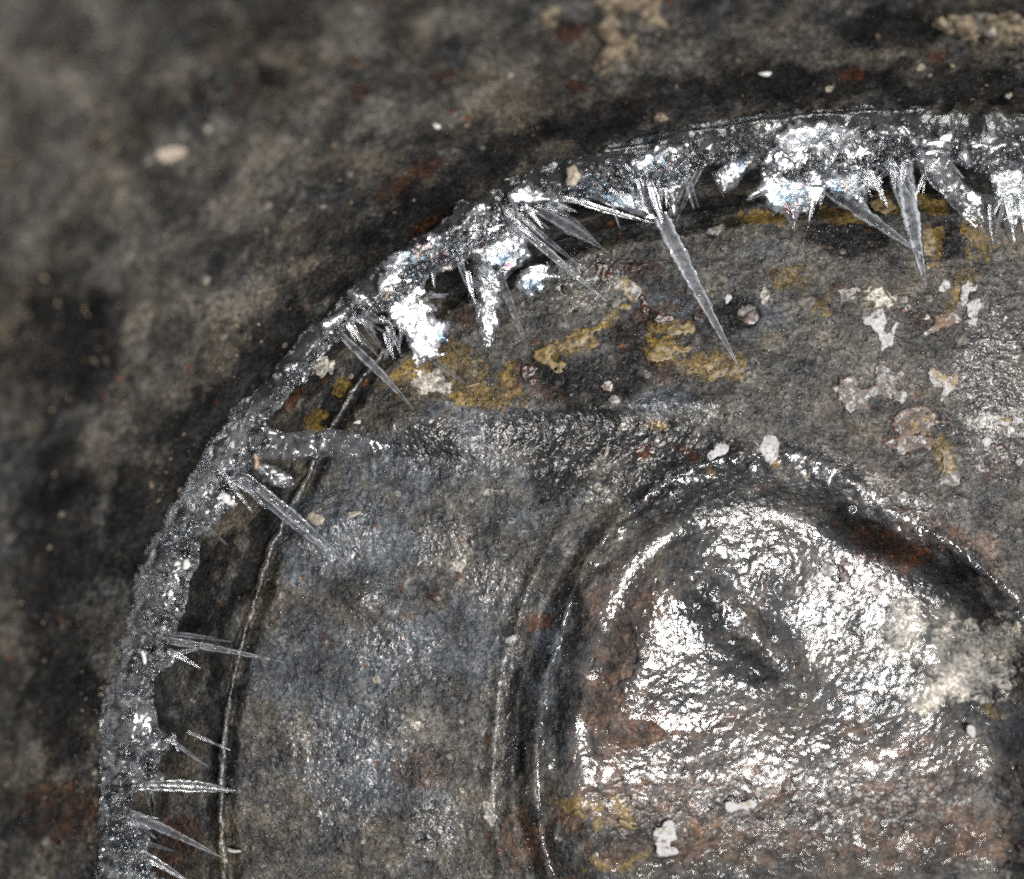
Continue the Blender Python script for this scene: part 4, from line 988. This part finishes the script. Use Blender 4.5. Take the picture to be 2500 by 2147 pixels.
# ---------------------------------------------------------------- loose bits, each a thing of its own
def lump(name, x, y, rx, ry, rz, rot, mat, label, cat, group=None, lift=None, seed=0, seg=14, rough=0.42):
    rx, ry, rz = rx * 0.78, ry * 0.78, rz * 0.7
    r = np.random.RandomState(seed + 31)
    z0 = float(surf_z(x, y)[0]) if lift is None else lift
    V = []; rings = 8
    ca, sa = math.cos(math.radians(rot)), math.sin(math.radians(rot))
    ph = r.rand(6) * 6.28
    for i in range(rings + 1):
        la = math.pi * i / rings - math.pi / 2
        for q in range(seg):
            lo = 2 * math.pi * q / seg
            k = 1 + rough * (0.5 * math.sin(2 * lo + ph[0]) * math.cos(la) + 0.4 * math.sin(3 * lo + ph[1] + 2 * la) + 0.35 * math.sin(5 * lo + ph[2]) * math.cos(2 * la + ph[3])) + (r.rand() - .5) * rough * 0.3
            a, b, c = rx * k * math.cos(la) * math.cos(lo), ry * k * math.cos(la) * math.sin(lo), rz * k * math.sin(la)
            V.append((a * ca - b * sa, a * sa + b * ca, c + rz * 0.8))
    V = np.array(V)
    c0 = to_world(np.array([x]), np.array([y]), np.array([z0]))[0]
    W = V * S * np.array([1, -1, 1])
    F = [(i * seg + q, i * seg + (q + 1) % seg, (i + 1) * seg + (q + 1) % seg, (i + 1) * seg + q) for i in range(rings) for q in range(seg)]
    o = mesh_obj(name, W, np.array(F), mat, None, True)
    o.location = c0
    return tag(o, label, cat, group)
def strand(name, pts, z, w, mat, label, cat, group=None, th=None, taper=True):
    P = smooth_poly(pts, 3, closed=False); n = len(P)
    th = th or w * 0.6
    d = np.gradient(P, axis=0); d /= np.hypot(d[:, 0], d[:, 1])[:, None] + 1e-9
    nv = np.stack([-d[:, 1], d[:, 0]], -1); t = np.linspace(0, 1, n)
    hw = 0.5 * w * (np.sin(np.pi * np.clip(t, 0.03, 0.97)) ** 0.45 if taper else np.ones(n))
    zz = surf_z(P[:, 0], P[:, 1]) + th if z is None else np.full(n, z) if np.isscalar(z) else np.linspace(z[0], z[1], n)
    sec = [(-1, 0), (-.6, .7), (0, 1), (.6, .7), (1, 0), (.5, -.6), (-.5, -.6)]
    V = np.array([to_world(P[:, 0] + nv[:, 0] * hw * u, P[:, 1] + nv[:, 1] * hw * u, zz + th * v) for u, v in sec]).transpose(1, 0, 2)
    m = len(sec); ii = np.arange(n * m).reshape(n, m)
    F = np.concatenate([np.stack([ii[:-1, k], ii[1:, k], ii[1:, (k + 1) % m], ii[:-1, (k + 1) % m]], -1) for k in range(m)])
    c0 = V.reshape(-1, 3).mean(0)
    o = mesh_obj(name, V.reshape(-1, 3) - c0, F, mat, None, True)
    o.location = c0
    return tag(o, label, cat, group)
def flake(name, poly, z, th, mat, label, cat, group=None, seed=0, zfun=None):
    o = plate(name, smooth_poly(poly, 1), zfun or on_floor(z), th, mat, None, step=3.0, feather=2.5, fsize=10, relief=2, rsize=12, seed=seed)
    if o is None: return
    me = o.data; n = len(me.vertices); a = np.empty(n * 3, np.float32); me.vertices.foreach_get('co', a); a = a.reshape(-1, 3)
    c0 = a.mean(0); me.vertices.foreach_set('co', (a - c0).ravel()); o.location = c0; me.update()
    return tag(o, label, cat, group)

ZT = ZI + 30
lump('pebble', 1398, 433, 24, 26, 17, 20, M_STONE, 'pinkish beige pebble lodged on the upper ice ledge', 'pebble', lift=ZT, seed=1)
lump('white_grain', 1066, 310, 9, 7, 6, 30, M_GRIT, 'single white grain stuck high on the dark wall above the ice', 'grain', seed=2)
lump('dark_speck', 592, 677, 17, 11, 6, -20, M_DARK, 'black oval speck on the blurred beige wall left of the ice', 'speck', seed=3)
strand('straw', [(1138, 946), (1155, 940), (1171, 936)], 62, 6, M_STRAW, 'tiny straw splinter at the tip of a short ice needle', 'straw')
strand('straw', [(622, 1108), (628, 1126), (624, 1146)], ZT, 13, M_STRAW, 'pale tan husk standing beside the broad horizontal ice spike', 'husk')
strand('plant_sliver', [(550, 2070), (566, 2078), (588, 2078)], None, 10, M_GRIT, 'cream curved sliver on the floor next to the lower seam', 'sliver')
flake('husk_flake', Z(*T5, [(1030, 930), (1065, 885), (1110, 905), (1165, 925), (1160, 975), (1100, 1000), (1060, 960)]), 6, 6, M_HUSK, 'buff flat flake behind the double ice needle near the left seam', 'flake', seed=1)
flake('husk_flake', Z(*T5, [(1320, 890), (1400, 885), (1435, 880), (1400, 920), (1340, 940)]), 5, 6, M_HUSK, 'small dull flake with dark rim right of the buff flake', 'flake', seed=2)
flake('husk_flake', Z(900, 650, 2.965, [(1705, 1350), (1725, 1290), (1740, 1280), (1740, 1340), (1720, 1390), (1690, 1385)]), 6, 6, M_HUSK, 'upright pale sliver flake above the dark edge of the hollow', 'flake', seed=3)
strand('fibre', [(1012, 2060), (1030, 2050), (1052, 2052)], None, 4, M_DARK, 'thin black curved fibre on the grey floor at bottom', 'fibre')
strand('fibre', [(860, 1340), (872, 1352), (880, 1362)], None, 4, M_DARK, 'short black fibre beyond the tip of the double ice needle', 'fibre')
strand('fibre', [(2180, 722), (2200, 716), (2230, 714)], None, 3, M_STRAW, 'hair thin tan fibre below the right needle tip', 'fibre')
strand('straw', [(938, 735), (946, 718), (952, 700)], ZT - 10, 7, M_STRAW, 'orange brown splinter frozen into the crumpled frost mass', 'splinter')
lump('rust_grain', 1178, 598, 9, 7, 6, 10, M_RUST, 'orange rust grain caught between white crystals of the arch', 'grain', lift=ZT - 6, seed=5)
strand('straw', [(975, 812), (1000, 814), (1022, 812)], 205, 6, M_STRAW, 'brown twig end poking under the crumpled frost mass', 'twig')
lump('white_grain', 551, 1215, 16, 14, 9, 0, M_GRIT, 'chalky white double grain on the left ice shelf', 'grain', lift=ZT - 14, seed=6)
lump('white_grain', 565, 1228, 9, 8, 7, 0, M_GRIT, 'smaller chalky grain touching the double grain', 'grain', lift=ZT - 14, seed=7)
lump('white_grain', 457, 1378, 14, 11, 8, -40, M_GRIT, 'bright white grain at the lip of the left ice shelf', 'grain', lift=ZT - 16, seed=8)
lump('white_grain', 434, 1376, 9, 8, 7, 0, M_GRIT, 'little round white grain just left of the lip grain', 'grain', lift=ZT - 16, seed=9)
strand('plant_sliver', [(346, 1588), (353, 1605), (354, 1622)], ZT, 11, M_GRIT, 'upright cream sliver on the lower left ice shelf', 'sliver')
lump('white_grain', 668, 1152, 8, 7, 5, 0, M_GRIT, 'upper of two white droplets below the broad ice spike', 'grain', lift=240, seed=10)
lump('white_grain', 689, 1167, 11, 6, 5, 20, M_GRIT, 'lower longer white droplet below the broad ice spike', 'grain', lift=236, seed=11)
lump('white_grain', 873, 1031, 11, 7, 6, -20, M_GRIT, 'white crumb beside the seam above the broad ice spike', 'grain', seed=12)
lump('white_grain', 616, 1438, 6, 6, 5, 0, M_GRIT, 'white dot sitting on the seam bead', 'grain', seed=13)
lump('white_grain', 1141, 1409, 4, 4, 3, 0, M_GRIT, 'left of two tiny white dots on the grey floor', 'grain', seed=14)
lump('white_grain', 1161, 1414, 5, 4, 3, 0, M_GRIT, 'right of two tiny white dots on the grey floor', 'grain', seed=15)
lump('white_grain', 1489, 1963, 7, 7, 5, 15, M_GRIT, 'square white crumb left of the white bottom patch', 'grain', seed=16)
lump('clear_crystal', 1377, 707, 12, 11, 5, 45, M_DARK, 'dark diamond shaped crystal left of the thin needle tip', 'crystal', seed=17)
for i, (x, y, lab) in enumerate([(844, 1420, 'black pit speck above the bright dent on the grey floor'), (1270, 1331, 'black speck left of the shining hollow edge'), (1085, 1688, 'black dot on the plain grey floor at mid height'), (924, 1633, 'black dot left among bluish metal'), (1014, 1833, 'black dot low on the grey floor'), (2185, 1100, 'black pit at the lower left corner of the rusty pale patch'),
                                (545, 1108, 'black sliver on grey ice beside the broad spike')]):
    lump('dark_speck', x, y, 6 if i < 5 else 9, 5, 3, 30 * i, M_DARK, lab, 'speck', lift=None if i < 6 else ZT + 8, seed=20 + i)
flake('tan_flake', KD([(312, 312), (345, 298), (382, 300), (372, 322), (330, 332)]), 0, 8, M_STONE, 'out of focus tan flake on the upper left wall', 'flake', seed=4, zfun=lambda x, y: surf_z(x, y) + 6)
lump('white_grain', 1868, 182, 16, 6, 5, -8, M_GRIT, 'long pale crumb on the dark top wall', 'grain', seed=31)
lump('tan_crumb', 1610, 288, 20, 14, 10, 30, M_TAN, 'tan crumb stuck on the wall above the fan of needles', 'crumb', seed=32)
lump('tan_crumb', 2460, 235, 10, 9, 7, 0, M_HUSK, 'pale crumb on the wall near the right edge', 'crumb', seed=33)

bpy.context.view_layer.update()
